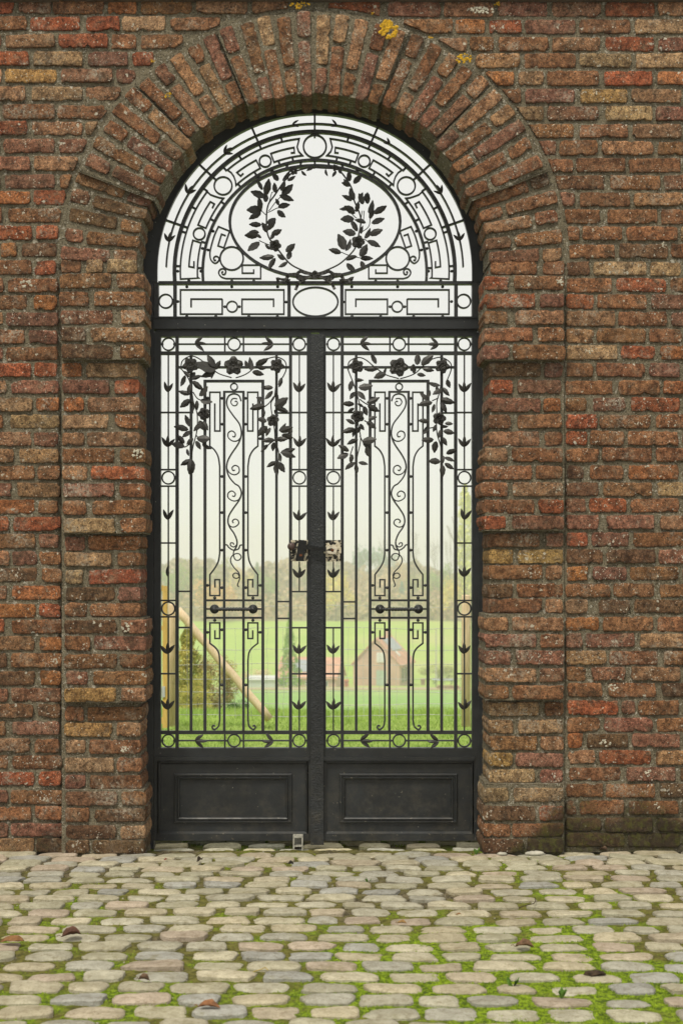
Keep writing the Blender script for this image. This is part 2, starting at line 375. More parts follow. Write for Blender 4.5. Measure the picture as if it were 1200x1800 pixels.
RIGHT = {16:[(577,668),(682,774),(780,867),(875,962),(970,1056),(1063,1150),(1156,1243)], 46:[(708,795),(800,852),(859,917),(922,1011),(1018,1107),(1115,1203)],
 77:[(768,820),(826,867),(875,963),(970,1054),(1065,1150),(1156,1243)], 106:[(836,913),(921,1012),(1018,1109),(1117,1205)], 137:[(852,903),(911,955),(961,1052),(1061,1146),(1155,1243)],
 168:[(880,916),(922,1009),(1019,1103),(1109,1197)], 199:[(904,956),(962,1051),(1064,1146),(1152,1240)], 230:[(922,1008),(1017,1104),(1111,1197)], 260:[(944,977),(983,1049),(1057,1148),(1155,1243)],
 290:[(962,1007),(1012,1099),(1105,1196)], 320:[(974,1062),(1072,1160),(1167,1255)], 350:[(982,1009),(1018,1107),(1113,1200)], 380:[(990,1054),(1067,1155),(1161,1249)],
 410:[(994,1018),(1023,1093),(1101,1190),(1196,1283)], 441:[(995,1081),(1088,1173),(1179,1266)], 472:[(995,1036),(1042,1136),(1142,1196)], 501:[(995,1075),(1083,1170),(1178,1265)],
 530:[(995,1044),(1049,1136),(1144,1231)], 560:[(995,1080),(1086,1172),(1180,1266)], 590:[(995,1043),(1048,1134),(1140,1198)], 619:[(995,1085),(1091,1151),(1160,1248)],
 650:[(995,1042),(1047,1133),(1141,1194)], 681:[(994,1077),(1087,1159),(1164,1251)], 711:[(994,1030),(1042,1098),(1108,1194)], 741:[(994,1049),(1053,1143),(1152,1239)],
 770:[(994,1032),(1036,1096),(1102,1191)], 800:[(994,1052),(1058,1145),(1153,1240)], 830:[(996,1025),(1036,1095),(1104,1192)], 860:[(994,1052),(1060,1145),(1154,1242)],
 888:[(994,1030),(1035,1101),(1108,1193)], 918:[(994,1051),(1064,1151),(1160,1247)], 948:[(995,1032),(1040,1105),(1113,1200)], 978:[(995,1059),(1065,1151),(1157,1244)],
 1008:[(995,1032),(1041,1101),(1107,1192)], 1038:[(994,1072),(1077,1149),(1159,1246)], 1066:[(994,1032),(1051,1107),(1114,1202)], 1097:[(994,1052),(1059,1147),(1155,1243)],
 1126:[(994,1023),(1029,1115),(1124,1210)], 1156:[(994,1065),(1071,1156),(1165,1252)], 1185:[(995,1029),(1038,1098),(1109,1195)], 1213:[(996,1058),(1069,1152),(1163,1250)],
 1244:[(996,1085),(1092,1116),(1122,1193)], 1274:[(996,1054),(1061,1146),(1154,1240)], 1302:[(997,1023),(1031,1103),(1110,1195)], 1331:[(996,1046),(1053,1143),(1152,1240)],
 1361:[(1000,1090),(1100,1187),(1195,1281)], 1390:[(995,1060),(1064,1151),(1160,1248)], 1420:[(995,1013),(1018,1097),(1104,1192)], 1450:[(994,1057),(1062,1146),(1155,1243)], 1477:[(995,1098),(1103,1195)]}
wall = empty('brick_wall', (0, .25, 0), 'old weathered red-brown brick garden wall standing either side of and above the arched gate', 'wall')
for rows, pal in ((LEFT, 'robbbbbbpplldtblp'), (RIGHT, 'bbbbbbbddpprlltbop')):
    for y, bs in rows.items():
        for x0, x1 in bs:
            if y < 440 and x1 > 128 and rows is LEFT and x0 > 128: pl = 'bblpprdtl'
            elif y < 200: pl = 'bblpprlto'
            else: pl = pal
            brick(x0, x1, y, 6.0, .10, pl, wall, clip=y < 470)
# the wall running on beyond the picture
mb = MB(); k = 0
for side, xs in ((0, -30), (1, 1205)):
    rows = LEFT if side == 0 else RIGHT
    for y, bs in rows.items():
        x = (min(b[0] for b in bs) - 8) if side == 0 else (max(b[1] for b in bs) + 8)
        while (-900 < x) if side == 0 else (x < 2000):
            ln = random.choice((44, 88, 88, 90)); k += 1
            x0, x1 = (x - ln, x) if side == 0 else (x, x + ln)
            v, f, _ = brick_geo([(x0, y + 11.5), (x1, y + 11.5), (x1, y - 11.5), (x0, y - 11.5)], 6.0, .05, k); mb.add(v, f)
            x += -(ln + 8) if side == 0 else ln + 8
ob = mb.make('outlying_bricks', M_BRICK, wall, True, kind='stuff'); ob.color = (.2, .095, .055, 1)
# surround: piers with proud and recessed quoin blocks
sur = empty('brick_gate_surround', (P(550, 1490, 6).x, .1, 0), 'brick arch and quoined piers framing the tall iron gate', 'brick arch')
PL = [(467,[(107,142),(151,181),(188,241)],0),(494,[(106,196),(206,255)],1),(525,[(105,156),(165,256)],1),(557,[(107,198),(211,255)],1),(588,[(107,151),(159,255)],1),(618,[(108,198),(211,255)],1),
 (650,[(109,144),(151,245)],0),(680,[(110,193),(201,245)],0),(711,[(112,147),(155,246)],0),(741,[(110,190),(202,246)],0),(772,[(109,148),(154,246)],0),
 (801,[(110,201),(211,256)],1),(831,[(110,153),(159,255)],1),(862,[(111,201),(211,255)],1),(892,[(110,152),(163,256)],1),(924,[(111,203),(211,257)],1),
 (955,[(114,150),(155,249)],0),(983,[(113,196),(206,249)],0),(1014,[(115,146),(156,248)],0),(1044,[(116,201),(207,248)],0),(1072,[(114,152),(158,248)],0),
 (1102,[(113,205),(214,257)],1),(1131,[(114,160),(166,258)],1),(1162,[(113,206),(211,257)],1),(1192,[(114,154),(165,258)],1),(1221,[(114,204),(214,258)],1),
 (1255,[(114,148),(154,250)],0),(1283,[(113,197),(206,248)],0),(1313,[(115,151),(157,248)],0),(1345,[(114,201),(205,249)],0),(1375,[(114,150),(159,250)],0),
 (1404,[(115,206),(213,258)],1),(1433,[(115,158),(165,256)],1),(1464,[(116,205),(212,256)],1),(1489,[(116,158),(163,255)],1)]
PR = [(470,[(861,943),(953,991)],0),(497,[(850,895),(903,991)],1),(528,[(850,940),(948,991)],1),(558,[(850,893),(905,991)],1),(588,[(850,936),(945,992)],1),(619,[(848,895),(901,993)],1),
 (650,[(858,950),(956,988)],0),(680,[(860,901),(909,986)],0),(711,[(857,950),(954,985)],0),(741,[(858,898),(909,987)],0),(771,[(858,948),(956,987)],0),
 (799,[(849,892),(899,989)],1),(830,[(846,935),(941,989)],1),(860,[(844,892),(901,989)],1),(890,[(847,939),(946,990)],1),(919,[(847,889),(900,991)],1),
 (949,[(857,948),(958,990)],0),(978,[(858,902),(909,989)],0),(1006,[(859,953),(959,987)],0),(1038,[(857,901),(908,989)],0),(1065,[(858,952),(958,989)],0),
 (1097,[(850,894),(900,990)],1),(1126,[(850,942),(949,991)],1),(1156,[(850,897),(905,991)],1),(1187,[(850,942),(948,991)],1),(1217,[(850,894),(900,990)],1),
 (1246,[(858,947),(956,990)],0),(1277,[(858,902),(910,989)],0),(1307,[(859,943),(949,990)],0),(1336,[(858,900),(905,990)],0),(1364,[(858,940),(949,988)],0),
 (1397,[(849,893),(902,990)],1),(1430,[(847,941),(948,990)],1),(1460,[(848,897),(900,990)],1),(1487,[(847,920),(925,990)],1)]
DP, DRc = 5.957, 6.0
for rows, inner in ((PL, 1), (PR, 0)):
    for y, bs, proud in rows:
        for i, (x0, x1) in enumerate(bs):
            ed = (i == len(bs) - 1) if inner else (i == 0)
            pl = 'bbbtlpprdbbl' if y < 1380 else 'bbdtd'
            brick(x0, x1, y, DP if proud else DRc, .22 if ed else .10, pl, sur)
# arch ring: 40 voussoir columns, each a brick and a half
def rp(r, a): return (RC[0] + r * math.cos(R(a)), RC[1] - r * math.sin(R(a)))
def proud_at(a): return 67.5 < a < 112.8 or 134.8 < a < 158.2 or 21.8 < a < 45.2
for k in range(40):
    a = 177.6 - 4.5 * k; pr = proud_at(a); rin = 298 if pr else 307
    d = (5.984 if 67 < a < 113 else 5.970) if pr else DRc
    rr = random.Random(k + 5); a += rr.uniform(-.3, .3)
    cut = (rin + rr.uniform(84, 95)) if k % 2 else (rin + rr.uniform(36, 46))
    segs = ((rin + rr.uniform(-4, 3), cut), (cut + 7, ROUT - 2 + rr.uniform(-5, 3)))
    ax = Vector((math.cos(R(a)), -math.sin(R(a)))); ay = Vector((math.sin(R(a)), math.cos(R(a))))
    for i, (r0, r1) in enumerate(segs):
        sk = rr.uniform(-1.2, 1.2)
        cn = []
        for r, sgn in ((r0, -1), (r1, -1), (r1, 1), (r0, 1)):
            q = Vector(RC) + ax * r + ay * sgn * (9.4 + (r - 300) * .018) + ay * sk * (1 if r == r1 else -1)
            cn.append((q.x, q.y))
        # order bl, br, tr, tl along the long axis
        cn = [cn[3], cn[2], cn[1], cn[0]]
        brick(0, 0, 0, d, .22 if i == 0 else .10, 'bbblllpptb' if 15 < k < 25 else 'bbbllppdb', sur, corners=cn)

# mortar: rough backing sheet of the wall, piers and ring
def inside_open(px, py, grow=0):
    if py >= RC[1]: return 247 - grow < px < 857 + grow
    return math.hypot(px - RC[0], py - RC[1]) < 306 + grow
def mortar_sheet(name, d, test, step, parent, x0, x1, y0, y1, amp=.004):
    v = []; f = []; idx = {}
    nx = int((x1 - x0) / step); ny = int((y1 - y0) / step)
    def get(i, j):
        if (i, j) not in idx:
            px = x0 + i * step; py = y0 + j * step
            g = P(px, py, d); q = Vector((px, py, 3)) * .11
            g.y += (noise.noise(q) * .8 + noise.noise(q * 2.3) * .6) * amp
            if 103 < px < 112 or 986 < px < 995: g.y += .016 if py > RC[1] else 0
            idx[i, j] = len(v); v.append(g)
        return idx[i, j]
    for j in range(ny):
        for i in range(nx):
            if test(x0 + (i + .5) * step, y0 + (j + .5) * step):
                f.append((get(i, j+1), get(i+1, j+1), get(i+1, j), get(i, j)))
    return mk(name, v, f, M_MORTAR, parent, True)
def in_ring(px, py): return (py < RC[1] and math.hypot(px - RC[0], py - RC[1]) < ROUT - 3) or (py >= RC[1] and 112 < px < 989)
mortar_sheet('mortar', 6.008, lambda x, y: not (in_ring(x, y)) , 5.0, wall, -60, 1260, -2, 1500, .0048)
# surround mortar: radial / straight blocks with real returns into the opening
def ring_mortar():
    m = MB(); n = 160; rs = 14
    for pr in (True, False):
        for k in range(n):
            a0, a1 = 180 * k / n, 180 * (k + 1) / n
            d = ((5.984 if 67 < a0 < 113 else 5.970) if pr else DRc) + .0085
            if proud_at((a0 + a1) / 2) != pr: continue
            rin = (299 if pr else 308); v = []
            for a in (a0, a1):
                for i in range(rs + 1):
                    r = rin + (ROUT - rin) * i / rs; x, y = rp(r, a); g = P(x, y, d)
                    q = Vector((x, y, 1)) * .12; g.y += noise.noise(q) * .004 + noise.noise(q * 2.3) * .003
                    v.append(g)
            f = [(i, i + 1, rs + 1 + i + 1, rs + 1 + i) for i in range(rs)]
            m.add(v, f)
            # soffit return and outer return
            for r, back in ((rin, 6.20), (ROUT, 6.03)) + (((308, 6.20),) if pr else ()) + ((315.5, 6.33),):
                x, y = rp(r, a0); x2, y2 = rp(r, a1); g0 = P(x, y, d); g1 = P(x2, y2, d)
                nb = 8; vv = []
                for i in range(nb + 1):
                    t = i / nb
                    for g, a in ((g0, a0), (g1, a1)):
                        yy = g.y + (back - 6 - g.y) * t
                        c = Vector(((RC[0] - CX) * S * d, 0, CAMZ - (RC[1] - HOR) * S * d)); rad = Vector((g.x - c.x, 0, g.z - c.z))
                        s_ = 1 + noise.noise(Vector((a * .4, yy * 30, 0))) * .006
                        if i == 0: s_ = 1
                        vv.append(c + rad * s_ + Vector((0, yy, 0)))
                m.add(vv, [(2*i, 2*i+1, 2*i+3, 2*i+2) for i in range(nb)])
    return m.make('arch_mortar', M_MORTAR, sur, True)
ring_mortar()
def radial_step():  # end faces between proud and recessed ring blocks
    m = MB()
    for a in (67.5, 112.8, 134.8, 158.2, 21.8, 45.2):
        v = []
        for r in (299, ROUT):
            x, y = rp(r, a); 
            for d in ((5.99 if 67 < a < 113 else 5.976), DRc + .012): v.append(P(x, y, d))
        m.add(v, [(0, 1, 3, 2)])
    return m.make('block_joint', M_MORTAR, sur)
radial_step()
def pier_mortar(rows, xo, side):
    m = MB(); blocks = []
    for y, bs, pr in rows:
        if blocks and blocks[-1][2] == pr: blocks[-1][1] = y + 14
        else: blocks.append([y - 15 if not blocks else blocks[-1][1], y + 14, pr])
    blocks[0][0] = RC[1] - 1; blocks[-1][1] = 1520
    for y0, y1, pr in blocks:
        d = (DP if pr else DRc) + .0085
        xi = (253 if pr else 244) if side == 0 else (852 if pr else 861)
        xo_ = 109 if side == 0 else 991
        nx, ny = 28, max(3, int((y1 - y0) / 5)); v = []
        for j in range(ny + 1):
            for i in range(nx + 1):
                x = xo_ + (xi - xo_) * i / nx; y = y0 + (y1 - y0) * j / ny
                g = P(x, y, d); q = Vector((x, y, 7)) * .12; g.y += noise.noise(q) * .004 + noise.noise(q * 2.3) * .003; v.append(g)
        m.add(v, [(j*(nx+1)+i, j*(nx+1)+i+1, (j+1)*(nx+1)+i+1, (j+1)*(nx+1)+i) for j in range(ny) for i in range(nx)])
        for x, back in ((xi, 6.20 if pr else 6.36), (xo_, 6.03)) + (((244 if side == 0 else 861, 6.36),) if pr else ()):
            nb = 8; v = []
            for j in range(ny + 1):
                for i in range(nb + 1):
                    y = y0 + (y1 - y0) * j / ny; g = P(x, y, d); t = i / nb
                    g.y = g.y + (back - 6 - g.y) * t; g.x += noise.noise(Vector((y * .13, i * .7, side * 9))) * (.006 if i else .0); v.append(g)
            m.add(v, [(j*(nb+1)+i, j*(nb+1)+i+1, (j+1)*(nb+1)+i+1, (j+1)*(nb+1)+i) for j in range(ny) for i in range(nb)])
        for y in (y0, y1):
            v = [P(xi, y, d), P(xo_, y, d), P(xo_, y, d), P(xi, y, d)]; v[2].y = v[3].y = .2
            m.add(v, [(0, 1, 2, 3)])
    return m.make('pier_mortar', M_MORTAR, sur, True)
pier_mortar(PL, 109, 0); pier_mortar(PR, 991, 1)
# wall core behind the facing (keeps light out, gives the wall its thickness)
def core():
    m = MB(); y0, y1 = .03, .42
    zt = P(0, -25, 6).z; zb = -.4; zc = P(0, RC[1], 6).z; cxw = P(RC[0], 0, 6).x
    xl, xr = P(-900, 0, 6).x, P(2000, 0, 6).x; il, ir = P(233, 0, 6).x, P(868, 0, 6).x
    m.box(xl, y0, zb, il, y1, zc); m.box(ir, y0, zb, xr, y1, zc)
    n = 48; pts = []
    r = (ir - il) / 2
    for i in range(n + 1):
        a = math.pi * (1 - i / n); pts.append((cxw + r * math.cos(a), zc + r * math.sin(a)))
    top = [(xl + (xr - xl) * i / n, zt) for i in range(n + 1)]; top = [(p[0], zt) for p in pts]
    for i in range(n):
        (xa, za), (xb, zb_) = pts[i], pts[i + 1]
        v = [(xa, y0, za), (xb, y0, zb_), (xb, y0, zt), (xa, y0, zt), (xa, y1, za), (xb, y1, zb_), (xb, y1, zt), (xa, y1, zt)]
        m.add(v, [(0,1,2,3),(5,4,7,6),(4,5,1,0),(3,2,6,7)])
    m.box(xl, y0, zc, il, y1, zt); m.box(ir, y0, zc, xr, y1, zt)
    return m.make('wall_core', M_MORTAR, wall)
core()
# wall outside the picture: plain mortar backing
mb = MB()
for x0, x1 in ((-900, -60), (1260, 2000)):
    a, b = P(x0, 1500, 6.008), P(x1, -25, 6.008); mb.box(a.x, .008, a.z, b.x, .03, b.z)
mb.make('outer_mortar', M_MORTAR, wall)
mb = MB(); M_COPE = simple('coping_stone', (.12, .10, .08), .3, 9, .9, .5, 60)
x = -900
while x < 2000:
    a, b = P(x, 0, 5.9), P(x + 197, 0, 5.9); ztop = P(0, -34, 5.9).z; zbot = P(0, -1.5, 5.97).z
    mb.box(a.x, -.03, zbot + random.uniform(-.002, .002), b.x, .48, ztop); x += 200
mb.make('coping', M_COPE, wall)
# lichen crusts
M_LICH = simple('yellow_lichen', (.50, .29, .016), .45, 90, .9, .6, 150)
M_LICHP = simple('pale_lichen', (.50, .46, .36), .25, 80, .9, .6, 150)
def lichen(px, py, rx, ry, d, mat, parent, seed, ring=False):
    rr = random.Random(seed); m = MB(); k_ = max(6, int(rx * ry / 4.5))
    for b in range(k_):
        a = rr.uniform(0, 6.28); t = rr.uniform(.6, 1) if ring and b % 3 else rr.random() ** .6
        cx, cy = px + rx * t * math.cos(a), py + ry * t * math.sin(a); sz = rr.uniform(.10, .21) * min(rx, ry) + .7
        n = 9; v = [P(cx, cy, d) + Vector((0, -.001, 0))]
        for i in range(n):
            an = 2 * math.pi * i / n; r = sz * rr.uniform(.6, 1.3); g = P(cx + r * math.cos(an) * 1.15, cy + r * math.sin(an), d); g.y += .0012; v.append(g)
        m.add(v, [(0, 1 + i, 1 + (i + 1) % n) for i in range(n)])
    m.make('lichen', mat, parent, False)
for i, (x, y, rx, ry, d, pa) in enumerate([(525,9,20,6,5.985,wall),(683,52,15,17,5.958,sur),(815,103,13,9,5.985,sur),(297,168,6,6,5.958,sur),(877,7,8,5,5.992,wall),(268,107,4,3,5.99,wall),(655,24,4,2,5.99,wall),(757,65,4,3,5.958,sur)]):
    lichen(x, y, rx, ry, d - .003, M_LICH, pa, i * 7.3, i in (1, 3))
for i, (x, y, rx, ry, d, pa) in enumerate([(98,1161,4,5,5.992,wall),(1036,617,5,5,5.992,wall),(1137,821,4,4,5.992,wall),(1078,1208,9,6,5.992,wall),(1062,1306,11,6,5.992,wall),(1138,1357,6,8,5.992,wall),(1154,1416,7,5,5.992,wall),(1165,430,6,4,5.99,wall),
      (985,495,7,9,5.958,sur),(905,440,3,6,5.985,sur),(221,983 + 120,8,8,5.958,sur),(220,1316,9,6,5.985,sur),(895,786,8,5,5.985,sur),(845,6+12,24,7,5.992,wall),(242,797,9,8,5.955,sur),(45,500,12,7,5.992,wall)]):
    lichen(x, y, rx, ry, d - .006, M_LICHP, pa, i * 5.1 + 70)

# ------------------------------------------------------------------ unit meshes of the ironwork
def leaf_mesh(name, wd=.30, curl=.10, serr=.012, fold=.07, seed=0):
    rr = random.Random(seed); st = (0, .12, .26, .42, .58, .72, .85, .94, 1.0); v = []; f = []
    for lay in (0, 1):
        for k, t in enumerate(st):
            hw = wd * (math.sin(math.pi * min(1, t ** .85)) ** .8 if 0 < t < 1 else .02) + (serr * (1 if k % 2 else -1) if 0 < t < 1 else 0)
            yc = -curl * math.sin(t * 2.6) + (.035 if lay else 0)
            for sgn in (-1, 0, 1):
                v.append((t, yc + (fold if sgn else 0) * min(1, hw * 4) - (.0 if sgn else .0), sgn * hw + .03 * math.sin(t * 3 + seed)))
    n = len(st); o = n * 3
    for k in range(n - 1):
        for j in (0, 1):
            a = k*3 + j; f.append((a, a+1, a+4, a+3)); f.append((o+a+3, o+a+4, o+a+1, o+a))
    for k in range(n - 1):
        for j in (0, 2):
            a, b = k*3+j, (k+1)*3+j; f.append((a, b, o+b, o+a))
    me = bpy.data.meshes.new(name); me.from_pydata(v, [], f); me.update(); me.materials.append(M_SOFT)
    return me
LEAFM = [leaf_mesh('rose_leaf', .25, .10, .012, .08, 1), leaf_mesh('rose_leaf', .22, .20, .012, .12, 2), leaf_mesh('rose_leaf', .27, .02, .014, .06, 3), leaf_mesh('rose_leaf', .20, -.12, .010, .10, 4)]
TULIP = leaf_mesh('bud_leaf', .17, .12, .0, .08, 7)
def petal_flower(name, rings, seed, wave=.1):
    rr = random.Random(seed); v = []; f = []
    for (n, r0, r1, cup, wd, ph, y0) in rings:
        for k in range(n):
            a = 2 * math.pi * (k + ph) / n; base = len(v); nu, nv = 4, 4
            for i in range(nu + 1):
                t = i / nu; r = r0 + (r1 - r0) * t
                for j in range(nv + 1):
                    s_ = j / nv * 2 - 1; hw = wd * (math.sin(math.pi * (.12 + .80 * t)) ** .7)
                    b = a + s_ * hw / max(.25, r) * .5
                    y = y0 - cup * t * t + .10 * s_ * s_ * t + wave * math.sin(s_ * 5 + k * 2 + seed) * t * .6
                    if t == 1: y += wave * 1.2
                    v.append((r * math.cos(b), y, r * math.sin(b)))
            for i in range(nu):
                for j in range(nv):
                    q = base + i * (nv + 1) + j; f.append((q, q + 1, q + nv + 2, q + nv + 1))
    # heart of the flower
    base = len(v)
    for k in range(3):
        for i in range(8):
            r = (.16, .12, .0)[k]; v.append((r * math.cos(i * .785), -.25 - .1 * k, r * math.sin(i * .785)))
    for k in range(2):
        for i in range(8): f.append((base + k*8 + i, base + k*8 + (i+1) % 8, base + (k+1)*8 + (i+1) % 8, base + (k+1)*8 + i))
    me = bpy.data.meshes.new(name); me.from_pydata(v, [], f); me.update(); me.materials.append(M_SOFT); return me
ROSE = petal_flower('rose', [(5, .15, 1.0, .05, 1.25, 0, .05), (5, .12, .74, .30, 1.0, .5, 0), (4, .08, .5, .45, .8, .2, -.05), (3, .05, .28, .5, .5, .1, -.1)], 3, .06)
ROSETTE = petal_flower('open_rose', [(5, .12, 1.0, .10, 1.1, .05, .05), (5, .10, .55, .35, .7, .5, 0)], 5, .14)
def ring_mesh(name, r, wd, th, n=30):
    v = []; f = []
    for i in range(n):
        a = 2 * math.pi * i / n
        for rr_, y in ((r - wd/2, -th/2), (r + wd/2, -th/2), (r + wd/2, th/2), (r - wd/2, th/2)): v.append((rr_ * math.cos(a), y, rr_ * math.sin(a)))
    for i in range(n):
        b = (i + 1) % n
        for k in range(4): f.append((4*i + k, 4*b + k, 4*b + (k+1) % 4, 4*i + (k+1) % 4))
    me = bpy.data.meshes.new(name); me.from_pydata(v, [], f); me.update(); me.materials.append(M_IRON); return me
def ball_mesh(name, n=8, m=5):
    v = []; f = []
    for j in range(m + 1):
        t = math.pi * j / m
        for i in range(n):
            a = 2 * math.pi * i / n; v.append((math.sin(t) * math.cos(a), math.cos(t), math.sin(t) * math.sin(a)))
    for j in range(m):
        for i in range(n): f.append((j*n + i, j*n + (i+1) % n, (j+1)*n + (i+1) % n, (j+1)*n + i))
    me = bpy.data.meshes.new(name); me.from_pydata(v, [], f); me.update(); me.polygons.foreach_set('use_smooth', [True]*len(f)); me.materials.append(M_IRON); return me
BALL = ball_mesh('collar')
G = S * 6.3
RINGM = ring_mesh('ring', 10.9 * G, 2.5 * G, .014)
DG = 6.3
def place(name, me, px, py, d, size, ang, parent, rx=0, rz=0, **kw):   # size metres, ang degrees in the picture plane
    c = P(px, py, DG); c.y = d - 6
    M = Matrix.Translation(c) @ Matrix.Rotation(-R(ang), 4, 'Y') @ Matrix.Rotation(R(rx), 4, 'X') @ Matrix.Rotation(R(rz), 4, 'Z') @ Matrix.Diagonal((size, size, size, 1))
    return inst(name, me, M, parent, **kw)
def ring(px, py, parent, r=10.9):
    c = P(px, py, DG); c.y = .305; s_ = r / 10.9
    inst('ring', RINGM, Matrix.Translation(c) @ Matrix.Diagonal((s_, 1, s_, 1)), parent)
def collar(px, py, parent, r=3.3, d=6.303):
    c = P(px, py, DG); c.y = d - 6
    inst('collar', BALL, Matrix.Translation(c) @ Matrix.Diagonal((r*G*1.1, r*G, r*G, 1)), parent)
def bar(parent, pts, wd, d0=6.297, d1=6.313, name='bar', closed=False, mat=None):
    m = MB(); m.stroke(pts, wd, d0, d1, closed); return m.make(name, mat or M_IRON, parent)
def vbar(parent, x, y0, y1, wd, d0=6.293, d1=6.315, name='bar'):
    m = MB(); m.pbox(x - wd/2, y0, x + wd/2, y1, d0, d1); return m.make(name, M_IRON, parent)
def hbar(parent, y, x0, x1, wd, d0=6.296, d1=6.313, name='crossbar'):
    m = MB(); m.pbox(x0, y - wd/2, x1, y + wd/2, d0, d1); return m.make(name, M_IRON, parent)
def bud(parent, px, py, ang=90, n=3, size=20, seed=0):
    """three-leaved bud: (px, py) is its base, ang the direction it opens"""
    rr = random.Random(int(px * 31 + py)); root = None
    for k, a in enumerate(((-38, 0), (38, 0), (0, .12))[:3] if n == 3 else (((-30, 0), (22, 0)) if n == 2 else ((0, 0),))):
        sz = size * G * (1.0 if a[0] else .92) * rr.uniform(.92, 1.08)
        ox = px + a[1] * size * math.cos(R(ang)); oy = py - a[1] * size * math.sin(R(ang))
        place('bud_leaf', TULIP, ox, oy, 6.294 - .004 * k, sz, ang + a[0] + rr.uniform(-6, 6), parent, rr.uniform(-25, 25))
def leaves(parent, lst, ox, oy, sc, d=6.275, grow=1.22):
    rr = random.Random(len(lst))
    for (a, b, c, e) in lst:
        x0, y0, x1, y1 = ox + a*sc, oy + b*sc, ox + c*sc, oy + e*sc
        ln = math.hypot(x1-x0, y1-y0); an = math.degrees(math.atan2(-(y1-y0), x1-x0))
        sz = max(ln * 1.0, 11) * G * grow
        place('leaf', rr.choice(LEAFM), x0, y0, d + rr.uniform(-.012, .010), sz, an, parent, rr.uniform(-30, 30), rr.uniform(-12, 12))
def stem(parent, pts, ox, oy, sc, r=.0032, d=6.283, name='stem'):
    q = catmull([(ox + x*sc, oy + y*sc) for x, y in pts]); m = MB()
    pp = []
    for i, p in enumerate(q):
        g = P(p.x, p.y, DG); g.y = d - 6 + .004 * math.sin(i * .7); pp.append(g)
    m.tube(pp, r, 5); return m.make(name, M_SOFT, parent, True)

# ------------------------------------------------------------------ fixed frame and fanlight
fr = empty('iron_gateway', (P(554, 1490, DG).x, .3, 0), 'fixed black iron surround with the semicircular fanlight of scrollwork above the two doors', 'gateway')
FC = (553.0, 478.0)
def pol(r, a): return (FC[0] + r * math.cos(R(a)), FC[1] - r * math.sin(R(a)))
def parc(r, a0, a1, n=20): return [pol(r, a0 + (a1 - a0) * i / n) for i in range(n + 1)]
for x0, x1, y0, y1 in ((244, 271, 495.5, 1491), (840, 862, 495.5, 1482)):
    m = MB(); m.pbox(x0, y0, x1, y1, 6.285, 6.36); j = m.make('jamb', M_PLATE, fr)
    for yy in (600, 700, 790, 900, 985, 1080, 1180, 1290, 1400):
        collar((x0 + x1) / 2 + (6 if x0 < 500 else -6), yy + (x0 % 7) * 3, fr, 1.3, 6.286)
m = MB()
m.stroke([(FC[0] - 289, 497)] + parc(289, 180, 0, 64) + [(FC[0] + 289, 497)], 26, 6.285, 6.312); m.make('arch_band', M_PLATE, fr)
m = MB(); m.stroke([(FC[0] - 277, 497)] + parc(277, 180, 0, 64) + [(FC[0] + 277, 497)], 3, 6.279, 6.286); m.make('arch_bead', M_PLATE, fr)
for a in (12, 20, 30, 45, 60, 120, 135, 150, 161, 168, 173):
    x, y = pol(291, a); collar(x, y, fr, 2.2, 6.286)
# transom
m = MB(); m.pbox(271, 560.5, 840, 579.5, 6.272, 6.35); m.pbox(273, 579.5, 838, 584.5, 6.30, 6.35); m.pbox(271, 558.5, 840, 561, 6.265, 6.30); m.make('transom', M_PLATE, fr)
m = MB(); m.pbox(271.5, 497, 279, 560, 6.29, 6.33); m.make('side_strip', M_IRON, fr); m = MB(); m.pbox(829, 497, 839.5, 560, 6.29, 6.33); m.make('side_strip', M_IRON, fr)
hbar(fr, 497.7, 279, 829, 6.0, 6.29, 6.318, 'crossbar'); hbar(fr, 558, 279, 829, 3, 6.30, 6.32, 'crossbar')
for x in (307.8, 508, 600.7, 801): vbar(fr, x, 500, 558, 6)
# arcs
for r, wd, a0, a1, d0 in ((261, 2.6, 178, 2, 6.298), (246, 6.4, 184, -4, 6.288), (196.5, 4.6, 184.5, -4.5, 6.291)):
    bar(fr, parc(r, a0, a1, 60), wd, d0, d0 + .022, 'arc_bar')
bar(fr, circ(553.5, 390, 149.5, 64, 98.5), 4.8, 6.290, 6.312, 'oval_bar', True)
for a in (90, 113.5, 137, 160.8): 
    for aa in {a, 180 - a}: bar(fr, [pol(276, aa), pol(236, aa)], 3.4, 6.292, 6.312, 'spoke')
# stems and buds between the spokes
for (a, op, n) in ((168.5, 'u', 3), (148.5, 'd', 3), (127.5, 'd', 3), (98.7, 'd', 2), (81.3, 'd', 2), (59.5, 'd', 2), (31.5, 'd', 3), (12, 'u', 3)):
    x, y = pol(261, a); dirn = a - 90 if a > 90 else a + 90
    if a in (148.5, 127.5, 168.5): dirn = a - 90
    bud(fr, x, y, dirn, n, 17 if n == 3 else 13)
